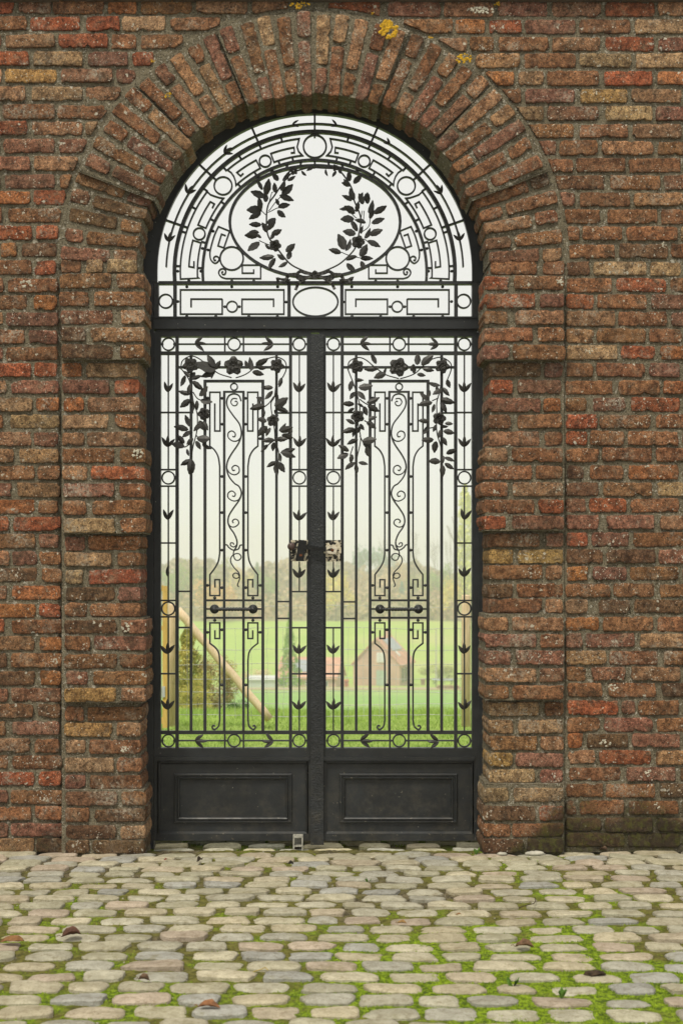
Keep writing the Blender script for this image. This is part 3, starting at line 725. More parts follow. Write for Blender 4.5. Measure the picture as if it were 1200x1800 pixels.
# greek-key band
def key_half(mir):
    f_ = (lambda p: (2 * FC[0] - p[0], p[1])) if mir else (lambda p: p)
    def b(pts, wd=2.7): bar(fr, [f_(p) for p in pts], wd, 6.298, 6.312, 'key_scroll')
    # band between the top ring and the upper side ring
    def cc(c, R_, r0, r1, a0, a1): # concave end curve round a ring, as points
        return [pol(r0, a0), pol((r0 + r1) / 2, a1), pol(r1, a0)]
    b(parc(236, 97.2, 96.6, 1) + [pol(222, 98.0), pol(207, 97.4)][:1] + [pol(214, 97.6), pol(206, 96.0)] + parc(206, 96.2, 110.3, 10) + [pol(222, 110.3)] + parc(222, 110.0, 99.4, 8) + [pol(213, 99.6), pol(213.5, 101.4)])
    b(parc(236, 97.2, 130.5, 20) + [pol(228, 130.0), pol(220, 130.2), pol(212, 131), pol(206, 132.2)] + parc(206, 132, 117.6, 10) + [pol(222, 117.6)] + parc(222, 117.9, 128, 8) + [pol(213, 127.6), pol(214, 125.8)])
    # band between the upper side ring and the horizontal bar
    b(parc(236, 143.2, 180, 20) + [pol(236, 183)] + [(349.5, 488.5)] + parc(206, 182.5, 165.6, 10) + [pol(221, 165.4)] + parc(221, 166, 177.5, 8) + [(341, 470), (341, 459)])
    b([pol(236, 143.2), pol(228, 143.4), pol(220, 142.8), pol(212, 142), pol(206, 141.0)] + parc(206, 141.4, 158, 10) + [pol(221, 158)] + parc(221, 157.6, 146, 8) + [pol(213, 145.8), pol(212, 148)])
    for (r, a, rad) in ((221, 136.7, 15.6), (213.5, 114, 10.2), (213.5, 161.7, 10.2)):
        x, y = f_(pol(r, a)); bar(fr, circ(x, y, rad), 2.8, 6.298, 6.312, 'ring', True)
    for r, aa in ((241, (104, 123, 131, 143, 152, 163, 182.5 - 5)), (201.5, (101, 108, 121, 131, 143, 153, 165, 178))):
        for a in aa:
            x0, y0 = f_(pol(r - 5.5, a)); x1, y1 = f_(pol(r + 5, a)); bar(fr, [(x0, y0), (x1, y1)], 3.6, 6.299, 6.312, 'collar')
    for a in (90, 97, 104, 112, 120):
        if a == 90 and mir: continue
        x0, y0 = f_(pol(195, a)); t = R(a); x1, y1 = f_((553.5 + 149.5 * math.cos(R(a + (a - 90) * .45)), 390 - 98.5 * math.sin(R(a + (a - 90) * .45))))
        bar(fr, [(x0, y0), (x1, y1)], 3.6, 6.299, 6.312, 'collar')
    # scrolls flanking the oval
    Z = lambda zx, zy: f_((240 + .26667 * zx, 380 + .26667 * zy))
    def zb(pts, wd=2.6): bar(fr, [Z(*p) for p in pts], wd, 6.298, 6.312, 'key_scroll')
    zb([(588, 128), (560, 118), (537, 195), (576, 208), (614, 98), (540, 68)] + [tuple(p) for p in catmull([(540, 68), (512, 130), (488, 215), (484, 255), (492, 290), (518, 310), (542, 292), (541, 272), (523, 264), (509, 275), (513, 291), (524, 287)], 5)][1:])
    zb([(772, 350), (772, 375), (697, 375), (697, 322), (818, 322), (818, 411), (590, 411)] + [tuple(p) for p in catmull([(590, 411), (560, 401), (542, 376), (550, 353), (572, 346), (588, 360), (583, 381), (568, 383), (563, 370), (572, 364)], 5)][1:])
    x, y = Z(627, 278); bar(fr, circ(x, y, 20.4), 3, 6.298, 6.312, 'ring', True)
    for (zx, zy) in ((505, 98), (472, 222), (628, 427), (773, 427), (345, 424), (435, 212), (425, 362), (272, 362)): x, y = Z(zx, zy); collar(x, y, fr, 2.8)
    # frieze below
    zb([(565, 545), (565, 645), (290, 645), (290, 485), (971, 485), (971, 645), (695, 645), (695, 547), (903, 547), (903, 597)], 2.8)
    zb([(565, 546), (360, 546), (360, 600)], 2.8)
    x, y = Z(630, 596); bar(fr, circ(x, y, 9.4), 2.6, 6.298, 6.312, 'ring', True)
    for (zx, zy) in ((332, 465), (628, 465), (930, 465), (332, 660), (523, 660), (740, 660), (928, 660), (273, 562), (985, 565), (582, 596), (678, 596)): x, y = Z(zx, zy); collar(x, y, fr, 2.8)
    x, y = Z(193, 560); ring(x, y, fr, 12)
key_half(False); key_half(True)
bar(fr, circ(553.2, 257, 20), 3, 6.298, 6.312, 'ring', True)
bar(fr, circ(554.3, 530.5, 39.5, 40, 25.5), 3, 6.297, 6.313, 'oval_ring', True)
# wreath
wr = empty('rose_wreath', P(553, 482, DG), parent=fr)
zo = (400, 260, .25)
stem(wr, [(615,890),(520,865),(430,810),(340,700),(285,620),(275,500),(290,400),(340,330),(400,240),(470,175),(560,150),(615,147)], *zo, .004)
stem(wr, [(615,890),(700,865),(800,810),(890,720),(920,620),(935,500),(890,380),(870,290),(800,180),(740,152),(615,147)], *zo, .004)
for s_ in ([(340,700),(270,680),(222,655)], [(275,480),(245,455),(225,440)], [(285,460),(340,435),(372,425)], [(275,545),(240,545)], [(290,400),(310,330),(320,315)], [(290,450),(330,400),(380,340)], [(905,500),(870,470),(840,450)], [(935,600),(990,560),(1000,500)], [(920,640),(960,650),(985,665)], [(850,760),(800,740)], [(890,770),(960,785)], [(935,510),(945,450)], [(955,510),(958,450)]):
    stem(wr, s_, *zo, .0022)
leaves(wr, [(265,350,178,325),(250,300,205,250),(272,345,285,245),(245,440,150,445),(240,450,220,375),(235,455,165,500),(275,535,330,505),(240,545,165,548),(215,630,135,625),(225,610,165,600),(240,640,205,620),
 (280,605,250,545),(285,590,330,520),(310,620,372,590),(225,665,160,730),(365,345,452,372),(380,330,450,275),(340,325,330,265),(378,315,400,260),(385,240,430,180),(358,238,320,190),(355,420,427,405),(360,410,345,378),
 (350,450,400,490),(330,770,240,775),(340,785,295,850),(410,740,465,690),(425,790,440,730),(425,810,368,840),(405,790,355,765),(270,390,265,330),(300,650,330,600),(300,720,270,690),(420,240,470,215),(520,165,540,190),(600,150,575,165),
 (860,240,850,178),(885,262,932,208),(865,272,808,255),(890,375,862,305),(870,385,808,350),(862,422,795,428),(895,468,830,422),(905,462,915,398),(890,505,805,512),(915,592,868,528),(970,538,903,515),(935,610,952,560),(900,612,820,592),
 (960,640,995,575),(995,625,1075,595),(980,660,1058,700),(1010,535,1090,512),(1025,475,1100,425),(1000,505,1018,440),(985,470,1010,385),(985,400,980,330),(820,725,778,630),(825,730,858,660),(800,742,722,725),(930,775,970,700),
 (930,778,1008,785),(910,775,842,795),(935,800,962,850),(835,818,895,858),(950,410,925,345),(930,365,945,325),(690,160,700,190),(760,165,745,195),(800,190,780,150),(845,270,830,250)], *zo, 6.28, 1.18)
for (zx, zy, r) in ((335,695,11),(915,670,12)): place('rose', ROSE, 400+zx*.25, 260+zy*.25, 6.272, r*G, 20+zx, wr, 0, 0)
for (zx, zy, r) in ((465,170,8),(975,350,6),(755,150,6)): place('rose', ROSETTE, 400+zx*.25, 260+zy*.25, 6.276, r*G, zx, wr, 20, 0)
m = MB()
for p, wd in (([(615,905),(560,890),(510,880),(485,900),(500,930),(545,925),(615,905)], 5), ([(615,905),(670,890),(715,880),(745,900),(730,930),(685,925),(615,905)], 5), ([(520,915),(470,900),(430,905),(415,935),(440,945)], 6), ([(440,940),(400,935),(350,930),(375,965)], 4),
              ([(710,915),(760,900),(795,905),(810,935),(785,945)], 6), ([(790,940),(830,940),(875,925),(850,960)], 4), ([(600,910),(545,930),(500,960),(478,1010)], 5), ([(630,910),(685,930),(730,960),(752,1005)], 5), ([(590,905),(615,880),(640,905),(615,925),(590,905)], 4)):
    q = catmull([(400 + x*.25, 260 + y*.25) for x, y in p], 4)
    n0 = len(m.v); m.stroke([(a.x, a.y) for a in q], wd, 6.268, 6.276)
    for i in range(n0, len(m.v)): m.v[i].y += .006 * math.sin((i - n0) * .35)
m.make('ribbon', M_SOFT, wr)

# ------------------------------------------------------------------ door leaves
def door(dx, right):
    X = lambda x: x + dx
    lab = ('right-hand iron gate door, its lock plate worn to bare metal, with the hammered cover strip on its left edge' if right else 'left-hand iron gate door with a round knob on its worn lock box')
    d = empty('gate_door', P(X(411), 1480, DG) + Vector((0, .3, 0)), lab, 'gate', 'pair of wrought iron gate doors')
    # frame: stiles and rails
    m = MB(); m.pbox(X(271.5), 585, X(283), 1477, 6.288, 6.328); m.make('stile', M_PLATE, d)
    m = MB(); m.pbox(X(539), 585, X(546.5 if not right else 553), 1477, 6.288, 6.328); m.make('stile', M_PLATE, d)
    m = MB(); m.pbox(X(283), 585, X(539), 592.3, 6.288, 6.328); m.make('rail', M_PLATE, d)
    m = MB(); m.pbox(X(283), 1314.5, X(539), 1329, 6.288, 6.328); m.pbox(X(274), 1329, X(543), 1336, 6.278, 6.328); m.make('rail', M_PLATE, d)
    # kick panel
    m = MB(); m.pbox(X(276), 1336, X(543), 1476.5, 6.300, 6.322); m.make('kick_panel', M_PLATE, d)
    m = MB()
    for (x0, y0, x1, y1) in ((275, 1465, 543, 1477),): m.pbox(X(x0), y0, X(x1), y1, 6.287, 6.300)
    m.make('bottom_rail', M_PLATE, d)
    def frame_mould(x0, y0, x1, y1, prof, name):
        m = MB(); v = []
        for (o, h) in prof:
            for (x, y) in ((x0+o, y0+o), (x1-o, y0+o), (x1-o, y1-o), (x0+o, y1-o)):
                g = P(X(x), y, DG); g.y = .300 - h; v.append(g)
        f = []
        for k in range(len(prof) - 1):
            for i in range(4): f.append((k*4+i, k*4+(i+1) % 4, (k+1)*4+(i+1) % 4, (k+1)*4+i))
        m.add(v, f); m.make(name, M_PLATE, d)
    frame_mould(306.5, 1359.5, 513, 1446, ((0, -.001), (0, .009), (1.5, .013), (3.2, .013), (4.5, .007), (6, .007), (7.5, .016), (9.5, .012), (10.5, .003), (10.6, -.001)), 'panel_moulding')
    frame_mould(277, 1337.5, 542, 1467, ((0, -.001), (0, .012), (2.5, .012), (5.5, .003), (6, -.001)), 'panel_edge')
    # main bars
    for x, wd in ((311.5, 5.6), (510.6, 5.6)): vbar(d, X(x), 592, 1315, wd)
    hbar(d, 620.8, X(283), X(539), 6.2); hbar(d, 1287.5, X(283), X(539), 6.2)
    for x, wd in ((336, 4.6), (486, 4.6)): vbar(d, X(x), 624, 1285, wd)
    for x in (360.4, 462): vbar(d, X(x), 668, 1285, 5)
    for x in (394.2, 428): vbar(d, X(x), 688, 1285, 4.2)
    hbar(d, 669.8, X(358), X(464.5), 4.6); hbar(d, 688.6, X(392.5), X(430), 3.2); hbar(d, 645.5, X(313), X(509), 4)
    for y in (1055.3, 1086): hbar(d, y, X(361), X(462), 3.6)
    hbar(d, 1070.5, X(361), X(462), 3)
    for y in (604.8, 1302): 
        for x0, x1 in ((314, 395), (428, 509)): hbar(d, y, X(x0), X(x1), 2.4)
        for x0, x1 in ((395, 400), (422, 428)): hbar(d, y, X(x0), X(x1), 3)
        for x in (395.2, 428): vbar(d, X(x), y - 13, y + 13, 2.8, 6.297, 6.312)
        for x in (296.2, 411.5, 525.8): ring(X(x), y, d, 10.8)
        bud(d, X(343), y, 0 if y < 1000 else 0, 3, 20); bud(d, X(480.5), y, 180, 3, 20)
        for x in (285.4, 306.6, 514.6, 537): hbar(d, y, X(x - 2), X(x + 2), 3)
    for k, x in enumerate((296, 526)):     # side strips
        strip_l = (k == 0)
        inner = (k == 1) if not right else (k == 0)      # strip next to the meeting stile carries the lock
        x0, x1 = (283, 309) if strip_l else (513.5, 539)
        for y in (725, 825.5, 854.5) + ((1040, 1103.5, 1184.5) if inner else (954.5, 1055.5, 1084.3, 1184.3)): hbar(d, y, X(x0), X(x1), 2.8)
        segs = ((624, 825), (854, 949), (987, 1040), (1103, 1285)) if inner else ((624, 825), (854, 1055), (1084, 1285))
        for a, b in segs: vbar(d, X(x), a, b, 2.4, 6.299, 6.311, 'stem')
        ring(X(x), 839.7, d, 11)
        if not inner: ring(X(x), 1069.8, d, 11.5)
        for y in ((690, 786, 915, 1016, 1149, 1247) if inner else (690, 786, 914, 1014, 1149, 1247)):
            n = 3
            if not inner and abs(y - 914) < 2: n = 2
            if not inner and not right and y == 690: n = 2
            if not inner and not right and y == 1014: n = 1
            bud(d, X(x), y, 90, n, 19.5)
    if not right:
        for y in (1039.5, 1103): hbar(d, y, 312, 336, 2.8)
        for y in (1057.5, 1087): hbar(d, y, 486, 511, 2.8)
    else:
        for y in (1058, 1087.3): hbar(d, y, X(312), X(336), 2.8)
    hbar(d, 725, X(309), X(340), 2.8); hbar(d, 725.8, X(484), X(513), 2.8)
    # side hooks, mirrored about the middle bar line
    for mir in (0, 1):
        f_ = (lambda p: (X(822 - p[0]), p[1])) if mir else (lambda p: (X(p[0]), p[1]))
        c1 = [tuple(p) for p in catmull([(368.8, 784), (377, 791), (383.5, 803), (386.2, 820)], 5)]
        c2 = [tuple(p) for p in catmull([(386.2, 972), (384, 986), (378, 998), (369, 1010)], 5)]
        bar(d, [f_(p) for p in [(377.5, 709), (377.5, 757.5), (386.8, 757.5), (386.8, 689.3), (368.8, 689.3)] + c1 + c2 + [(369, 1047), (386.2, 1047), (386.2, 1019), (377.8, 1019), (377.8, 1033)]], 2.7, 6.299, 6.313, 'side_scroll')
        c3 = [tuple(p) for p in catmull([(369, 1131), (379, 1139), (384.5, 1148), (386.2, 1162)], 5)]
        c4 = [tuple(p) for p in catmull([(386.2, 1266), (384, 1277), (377, 1282.5), (373, 1279), (375, 1275.5), (378, 1277)], 5)]
        bar(d, [f_(p) for p in [(377.8, 1108), (377.8, 1122.5), (386.2, 1122.5), (386.2, 1095), (369, 1095)] + c3 + c4], 2.7, 6.299, 6.313, 'side_scroll')
        for (x, y) in ((390.5, 700), (390.5, 745.5), (390.2, 837.5), (390.2, 901), (390.2, 967), (390.2, 1033), (365, 699.5), (364.8, 1029), (377.5, 1051), (377.5, 1090.5), (390, 1107), (364.8, 1111.5), (390, 1204), (364.8, 771)):
            q = f_((x, y)); collar(q[0], q[1], d, 2.9)
    # centre vine scroll
    mir = right
    f_ = (lambda p: (X(822 - p[0]), p[1])) if mir else (lambda p: (X(p[0]), p[1]))
    Z5 = lambda zx, zy: (260 + zx * .25, 580 + zy * .25)
    Z6 = lambda zx, zy: (260 + zx * .25, 840 + zy * .25)
    main = [Z5(*p) for p in ((612, 506), (622, 498), (634, 512), (622, 534), (596, 532), (581, 506), (596, 476), (630, 470), (652, 492), (655, 520))]
    bar(d, [f_(p) for p in catmull([Z5(*p) for p in ((612, 506), (620, 500), (630, 512), (620, 530), (598, 530), (583, 506), (598, 482), (628, 484))], 5)], 1.9, 6.299, 6.31, 'vine_scroll')
    m_ = [Z5(*p) for p in ((628, 484), (652, 505), (645, 535), (612, 546), (578, 530), (556, 500), (566, 470), (605, 450))]
    bar(d, [f_(p) for p in catmull([Z5(*p) for p in ((655, 500), (640, 462), (605, 449), (570, 462), (554, 500), (562, 545), (600, 602), (640, 655), (655, 700), (655, 745), (635, 800), (585, 875), (560, 925), (554, 975), (570, 1030), (608, 1078))] + [Z6(*p) for p in ((640, 60), (657, 105), (642, 155), (600, 215), (570, 265), (563, 310), (577, 350), (606, 392), (625, 440), (624, 478), (606, 512))], 6)], 2.6, 6.298, 6.312, 'vine_scroll')
    for pts in ([Z5(*p) for p in ((655, 752), (630, 778), (595, 780), (565, 755), (566, 722), (592, 710), (614, 728), (610, 750), (594, 748))],
                [Z5(*p) for p in ((554, 972), (575, 1005), (610, 1018), (640, 1000), (638, 965), (612, 952), (592, 968), (598, 988), (612, 984))],
                [Z6(*p) for p in ((655, 125), (635, 155), (600, 162), (565, 140), (564, 108), (590, 92), (614, 110), (608, 130), (592, 126))],
                [Z6(*p) for p in ((563, 318), (582, 342), (612, 344), (638, 322), (632, 298), (610, 290), (594, 304), (602, 318))],
                [Z6(*p) for p in ((625, 470), (605, 486), (582, 476), (582, 458), (598, 458), (604, 470))]):
        bar(d, [f_(p) for p in catmull(pts, 5)], 2.1, 6.299, 6.311, 'vine_scroll')
    bar(d, [f_(p) for p in catmull([Z6(*p) for p in ((538, 472), (556, 472), (570, 490), (600, 508), (635, 500), (648, 475), (665, 472))], 5)], 2.4, 6.298, 6.312, 'bracket')
    bar(d, [f_(p) for p in catmull([Z6(*p) for p in ((606, 508), (601, 540), (615, 575), (640, 578), (656, 556), (640, 534), (612, 535), (588, 555), (582, 588), (605, 630), (634, 660), (645, 690), (628, 706), (606, 702), (597, 685), (612, 670), (634, 676), (645, 705), (636, 735), (630, 755), (640, 766))], 5)], 2.0, 6.296, 6.309, 'tendril')
    bar(d, circ(X(411.4), 679.8, 6, 20), 2.2, 6.298, 6.312, 'ring', True); collar(X(411.4), 687, d, 2.6)
    # handle
    h = empty('handle', P(X(411), 1070.5, DG) + Vector((0, .26, 0)), parent=d)
    for x in (377.6, 445):
        m = MB(); v = []; f = []; c = P(X(x), 1070.5, DG)
        for k, (r, y) in enumerate(((8.2, .296), (8.2, .288), (7.4, .284), (5.2, .282), (4.6, .272), (5.2, .264), (4.8, .256), (0.1, .252))):
            for i in range(16): a = i * math.pi / 8; v.append((c.x + r*G*math.cos(a), y, c.z + r*G*math.sin(a)))
        for k in range(7):
            for i in range(16): f.append((k*16+i, k*16+(i+1) % 16, (k+1)*16+(i+1) % 16, (k+1)*16+i))
        m.add(v, f); m.make('rosette', M_IRON, h, True)
    m = MB(); a0 = P(X(379), 1070.5, DG); a1 = P(X(444), 1070.5, DG); n = 60; v = []; f = []
    for i in range(n + 1):
        t = i / n; x = a0.x + (a1.x - a0.x) * t
        for k in range(12):
            a = k * math.pi / 6; r = 2.9 * G * (1 + .22 * math.cos(3 * (a + t * 26)))
            v.append((x, .262 + r * math.cos(a), a0.z + r * math.sin(a)))
    for i in range(n):
        for k in range(12): f.append((i*12+k, i*12+(k+1) % 12, (i+1)*12+(k+1) % 12, (i+1)*12+k))
    m.add(v, f); m.make('twisted_grip', M_IRON, h, True)
    return d
doorL = door(0, False); doorR = door(289.8, True)
# garlands
def garland(parent, ox, oy, sc, stems, lv, roses, rosettes):
    g = empty('rose_garland', P(560, 700, DG), parent=parent)
    for s_ in stems: stem(g, s_, ox, oy, sc, .0030)
    leaves(g, lv, ox, oy, sc, 6.276)
    for (x, y, r) in roses: place('rose', ROSE, ox + x*sc, oy + y*sc, 6.266, r*G, x, g)
    for (x, y, r) in rosettes: place('rose', ROSETTE, ox + x*sc, oy + y*sc, 6.268, r*G, x * 3, g)
garland(doorL, 260, 580, .25,
 [[(235,280),(245,225),(300,188),(360,205),(420,250),(500,310),(590,340)], [(620,340),(700,310),(770,250),(830,210),(900,195),(960,220),(972,280),(940,350)],
  [(240,280),(290,350),(310,430),(325,520),(350,600),(345,720),(315,850),(306,990)], [(905,330),(890,470),(865,530),(890,700),(895,780),(920,870),(910,1000)], [(320,440),(350,485),(385,500)], [(340,740),(380,790),(430,825)], [(885,470),(850,520),(815,545)], [(900,770),(860,800),(825,830)], [(300,800),(265,825),(240,820)]],
 [(480,265,432,195),(480,290,365,245),(480,300,388,325),(480,285,505,230),(470,300,455,330),(720,285,715,205),(760,255,828,205),(765,262,820,272),(735,305,803,320),(700,270,690,235),
  (270,325,240,388),(300,340,258,300),(310,350,372,335),(315,370,382,415),(300,385,290,445),(300,460,232,435),(365,470,418,418),(370,495,442,515),(345,500,350,556),(300,490,240,538),(310,500,312,565),(375,655,335,705),(385,650,422,700),(360,640,395,700),
  (305,690,275,618),(290,700,205,690),(300,710,255,750),(262,800,218,755),(262,820,185,808),(275,840,290,872),(345,765,430,770),(320,762,285,802),(340,785,372,832),(385,800,440,830),(312,912,248,948),(305,915,318,992),(310,910,302,1000),
  (335,300,300,340),(940,340,930,398),(880,410,808,402),(880,432,830,478),(900,440,912,495),(810,505,772,478),(822,532,738,560),(890,540,970,492),(900,550,972,580),(892,562,915,600),(810,560,810,612),(780,540,790,490),
  (838,650,782,632),(840,680,788,738),(860,690,838,742),(920,712,960,665),(930,722,1003,690),(940,742,1006,762),(890,772,820,790),(900,775,972,775),(890,792,885,845),(850,812,805,852),(930,865,1018,845),(940,870,1022,890),(930,870,932,922),(912,932,848,958),(922,932,955,992),(910,930,910,1012),(985,745,1005,700)],
 [(397,595,11),(880,642,11)], [(303,255,14),(605,258,17),(908,258,13)])
garland(doorR, 540, 580, .26667,
 [[(270,265),(275,215),(330,185),(390,205),(450,255),(520,300),(600,325)], [(610,325),(700,295),(750,250),(800,205),(870,185),(930,210),(945,260),(915,340)], [(265,260),(300,350),(330,440),(345,520),(330,600),(350,720),(325,850),(322,940)],
  [(885,300),(870,400),(850,480),(850,560),(850,680),(880,790),(882,950)], [(345,460),(385,490),(410,500)], [(345,700),(375,760),(400,800)], [(300,770),(280,830)], [(860,450),(820,470)], [(850,640),(800,650)], [(375,600),(410,620)]],
 [(450,232,425,172),(470,258,390,262),(520,255,510,295),(515,292,450,318),(720,238,722,172),(748,240,810,183),(700,292,705,240),(755,262,818,270),(720,297,768,300),(680,280,690,240),
  (288,340,280,398),(310,330,362,335),(335,385,412,375),(312,412,285,452),(328,410,370,458),(310,490,240,485),(388,482,460,455),(395,505,460,532),(330,490,358,515),(310,520,268,542),(370,505,390,556),(400,592,447,575),(388,608,442,642),(312,622,263,600),(312,652,243,678),
  (345,622,368,655),(320,652,302,698),(335,727,273,750),(360,737,437,727),(365,747,410,780),(388,772,406,832),(275,800,215,772),(270,817,210,847),(290,822,285,872),(310,872,262,918),(320,882,322,942),(335,877,387,892),(350,640,330,680),
  (870,372,808,345),(915,332,932,378),(880,392,833,432),(885,387,927,428),(870,462,952,477),(875,472,912,535),(800,462,748,430),(820,477,743,497),(835,492,820,540),(800,607,738,605),(800,627,763,682),(842,627,828,668),(900,622,945,625),(890,672,952,682),(870,662,865,708),
  (830,722,763,732),(880,712,912,755),(845,735,838,800),(912,822,967,795),(900,842,952,868),(890,832,895,865),(872,872,806,870),(900,882,952,912),(880,892,882,960),(790,450,800,420),(860,420,850,390),(875,640,910,640)],
 [(330,575,12),(865,588,12)], [(322,245,13),(598,250,17),(885,245,13)])
# cover strip over the meeting of the doors
m = MB(); v = []; nx, ny = 8, 260; a = P(546.3, 1464, DG); b = P(568.6, 589, DG)
m.pbox(546.3, 589, 568.6, 1482, 6.270, 6.288); m.make('cover_strip', M_HAMMER, doorR)
m = MB(); m.pbox(545.8, 1463, 569, 1482.5, 6.264, 6.2702); m.make('strip_foot', M_PLATE, doorR)
M_HOLE = simple('hole_shade', (.004, .004, .004), .1, 5, .6)
y = 593
HOLE = ball_mesh('screw'); HOLE.materials.clear(); HOLE.materials.append(M_HOLE)  # flat black discs, the shade inside small holes put in as colour
while y < 1460:
    c = P(558, y, DG); c.y = .2702; inst('screw', HOLE, Matrix.Translation(c) @ Matrix.Diagonal((1.1*G, .001, 1.1*G, 1)), doorR); y += 65.3
# ------------------------------------------------------------------ locks
def mat_lock():
    n = NT('flaked_lock_paint'); f = n.noise(42, 4, .6, dist=.8)
    c = n.mix(n.ramp(f, .47, .52), (.012, .011, .010), n.mix(n.ramp(n.noise(120, 4), .4, .65), (.62, .56, .43), (.42, .36, .25)))
    n.bump(f, .4, .003); return n.fin(c, .6)
M_LOCK = mat_lock(); M_KNOB = simple('brown_knob', (.085, .055, .048), .2, 30, .35); M_BLACK = simple('lock_black', (.008, .008, .008), .3, 20, .35)
M_RUST = simple('rust', (.14, .05, .02), .4, 90, .9); M_CREAM = simple('worn_metal', (.55, .50, .40), .25, 60, .5)
lk = empty('lock_box', P(526, 968, DG) + Vector((0, .27, 0)), parent=doorL)
m = MB(); m.pbox(511.5, 949.5, 540.8, 986.5, 6.268, 6.31); m.make('case', M_LOCK, lk)
m = MB(); m.stroke([(532.5, 950), (526.5, 985.5)], 14, 6.252, 6.268); m.make('cover_flap', M_BLACK, lk)
c = P(512.3, 961, DG); c.y = .235
me = ball_mesh('knob', 20, 12); me.materials.clear(); me.materials.append(M_KNOB)
inst('knob', me, Matrix.Translation(c) @ Matrix.Diagonal((6.7*G, 6*G, 6.7*G, 1)), lk)
m = MB(); g = P(512.3, 961, DG); m.tube([(g.x, .235, g.z), (g.x, .29, g.z)], 2.4*G, 8); m.make('knob_neck', M_KNOB, lk)
m = MB(); g = P(529, 976, DG); m.box(g.x - 2.5*G, .2505, g.z - 2*G, g.x + 2.5*G, .252, g.z + 2*G); m.make('rust_spot', M_RUST, lk)
lk2 = empty('lock_box', P(586, 968, DG) + Vector((0, .27, 0)), parent=doorR)
m = MB(); m.pbox(572.5, 949.5, 599.2, 987, 6.27, 6.31); m.make('case', M_LOCK, lk2)
m = MB(); m.stroke([(569, 968.5), (575, 963), (583, 961), (590, 965), (588, 972), (578, 971), (569, 970)], 5, 6.256, 6.27); m.make('latch_tongue', M_CREAM, lk2)
c = P(584, 968, DG); c.y = .258; me = ball_mesh('screw', 10, 6); me.materials.clear(); me.materials.append(M_RUST)
inst('screw', me, Matrix.Translation(c) @ Matrix.Diagonal((2.7*G, 2*G, 2.7*G, 1)), lk2)
m = MB(); m.stroke([(537.5, 962.4), (573, 966)], 7.2, 6.240, 6.252); tag(m.make('latch_bar', M_BLACK, None), 'flat black latch bar bridging the two lock boxes across the meeting doors', 'latch')
# gate stop
st = empty('gate_stop', P(523, 1490, 6.2), 'small grey metal floor stop standing in front of the bottom of the left door', 'gate stop')
M_ZINC = simple('worn_zinc', (.34, .33, .28), .3, 90, .5, .3, 150); M_DARK = simple('slot_shade_paint', (.05, .042, .028), .3, 90, .8)
m = MB()
for b in ((515, 1469, 517.5, 1494), (530, 1469, 532.5, 1494), (517.5, 1469, 530, 1471.5), (517.5, 1484.5, 530, 1487)): m.pbox(b[0], b[1], b[2], b[3], 6.20, 6.26, 6.22)
m.make('housing', M_ZINC, st)
m = MB(); m.pbox(517.5, 1471.5, 530, 1484.5, 6.235, 6.24, 6.22); m.make('back_plate', M_ZINC, st)
m = MB(); m.pbox(517.5, 1487, 530, 1494, 6.235, 6.24, 6.22); m.make('slot_shade', M_DARK, st)  # dark-coloured plate standing in for the shade inside the opening

# ------------------------------------------------------------------ cobbled yard
def ground_z(x, y):
    t = max(0, min(1, (y + .55) / .55)); z = -.022 * t * t
    return z + .010 * noise.noise(Vector((x * .9, y * .9, 4))) 
def moss_amt(x, y):
    # lush towards the near right, dry and sandy at the left and along the wall
    b = .52 + .05 * x + .10 * max(-1.0, min(1.2, (-y - 1.0)))
    if x > 1.05 and y > -1.7: b -= .18 * (x - .8)
    n = noise.noise(Vector((x * 1.7, y * 1.7, 9))) * .22 + noise.noise(Vector((x * 5.1, y * 5.1, 2))) * .22 + noise.noise(Vector((x * 17, y * 17, 5))) * .18
    n += .32 * math.exp(-((x - .45) ** 2 / .22 + (y + 1.9) ** 2 / .16))
    return max(0, min(1, b + n))
yard_v = []; yard_f = []; mo = []
xs0, xs1, ys0, ys1, st_ = -1.75, 2.0, -2.75, .10, .0135
nx, ny = int((xs1 - xs0) / st_), int((ys1 - ys0) / st_)
for j in range(ny + 1):
    for i in range(nx + 1):
        x = xs0 + i * st_; y = ys0 + j * st_; a = moss_amt(x, y)
        z = ground_z(x, y) - .0115 + max(0, a - .35) * .0065 + noise.noise(Vector((x * 34, y * 34, 1))) * .004 + noise.noise(Vector((x * 80, y * 80, 1))) * .0025
        yard_v.append((x, y, z)); mo.append(a)
for j in range(ny):
    for i in range(nx): a = j * (nx + 1) + i; yard_f.append((a, a+1, a+nx+2, a+nx+1))
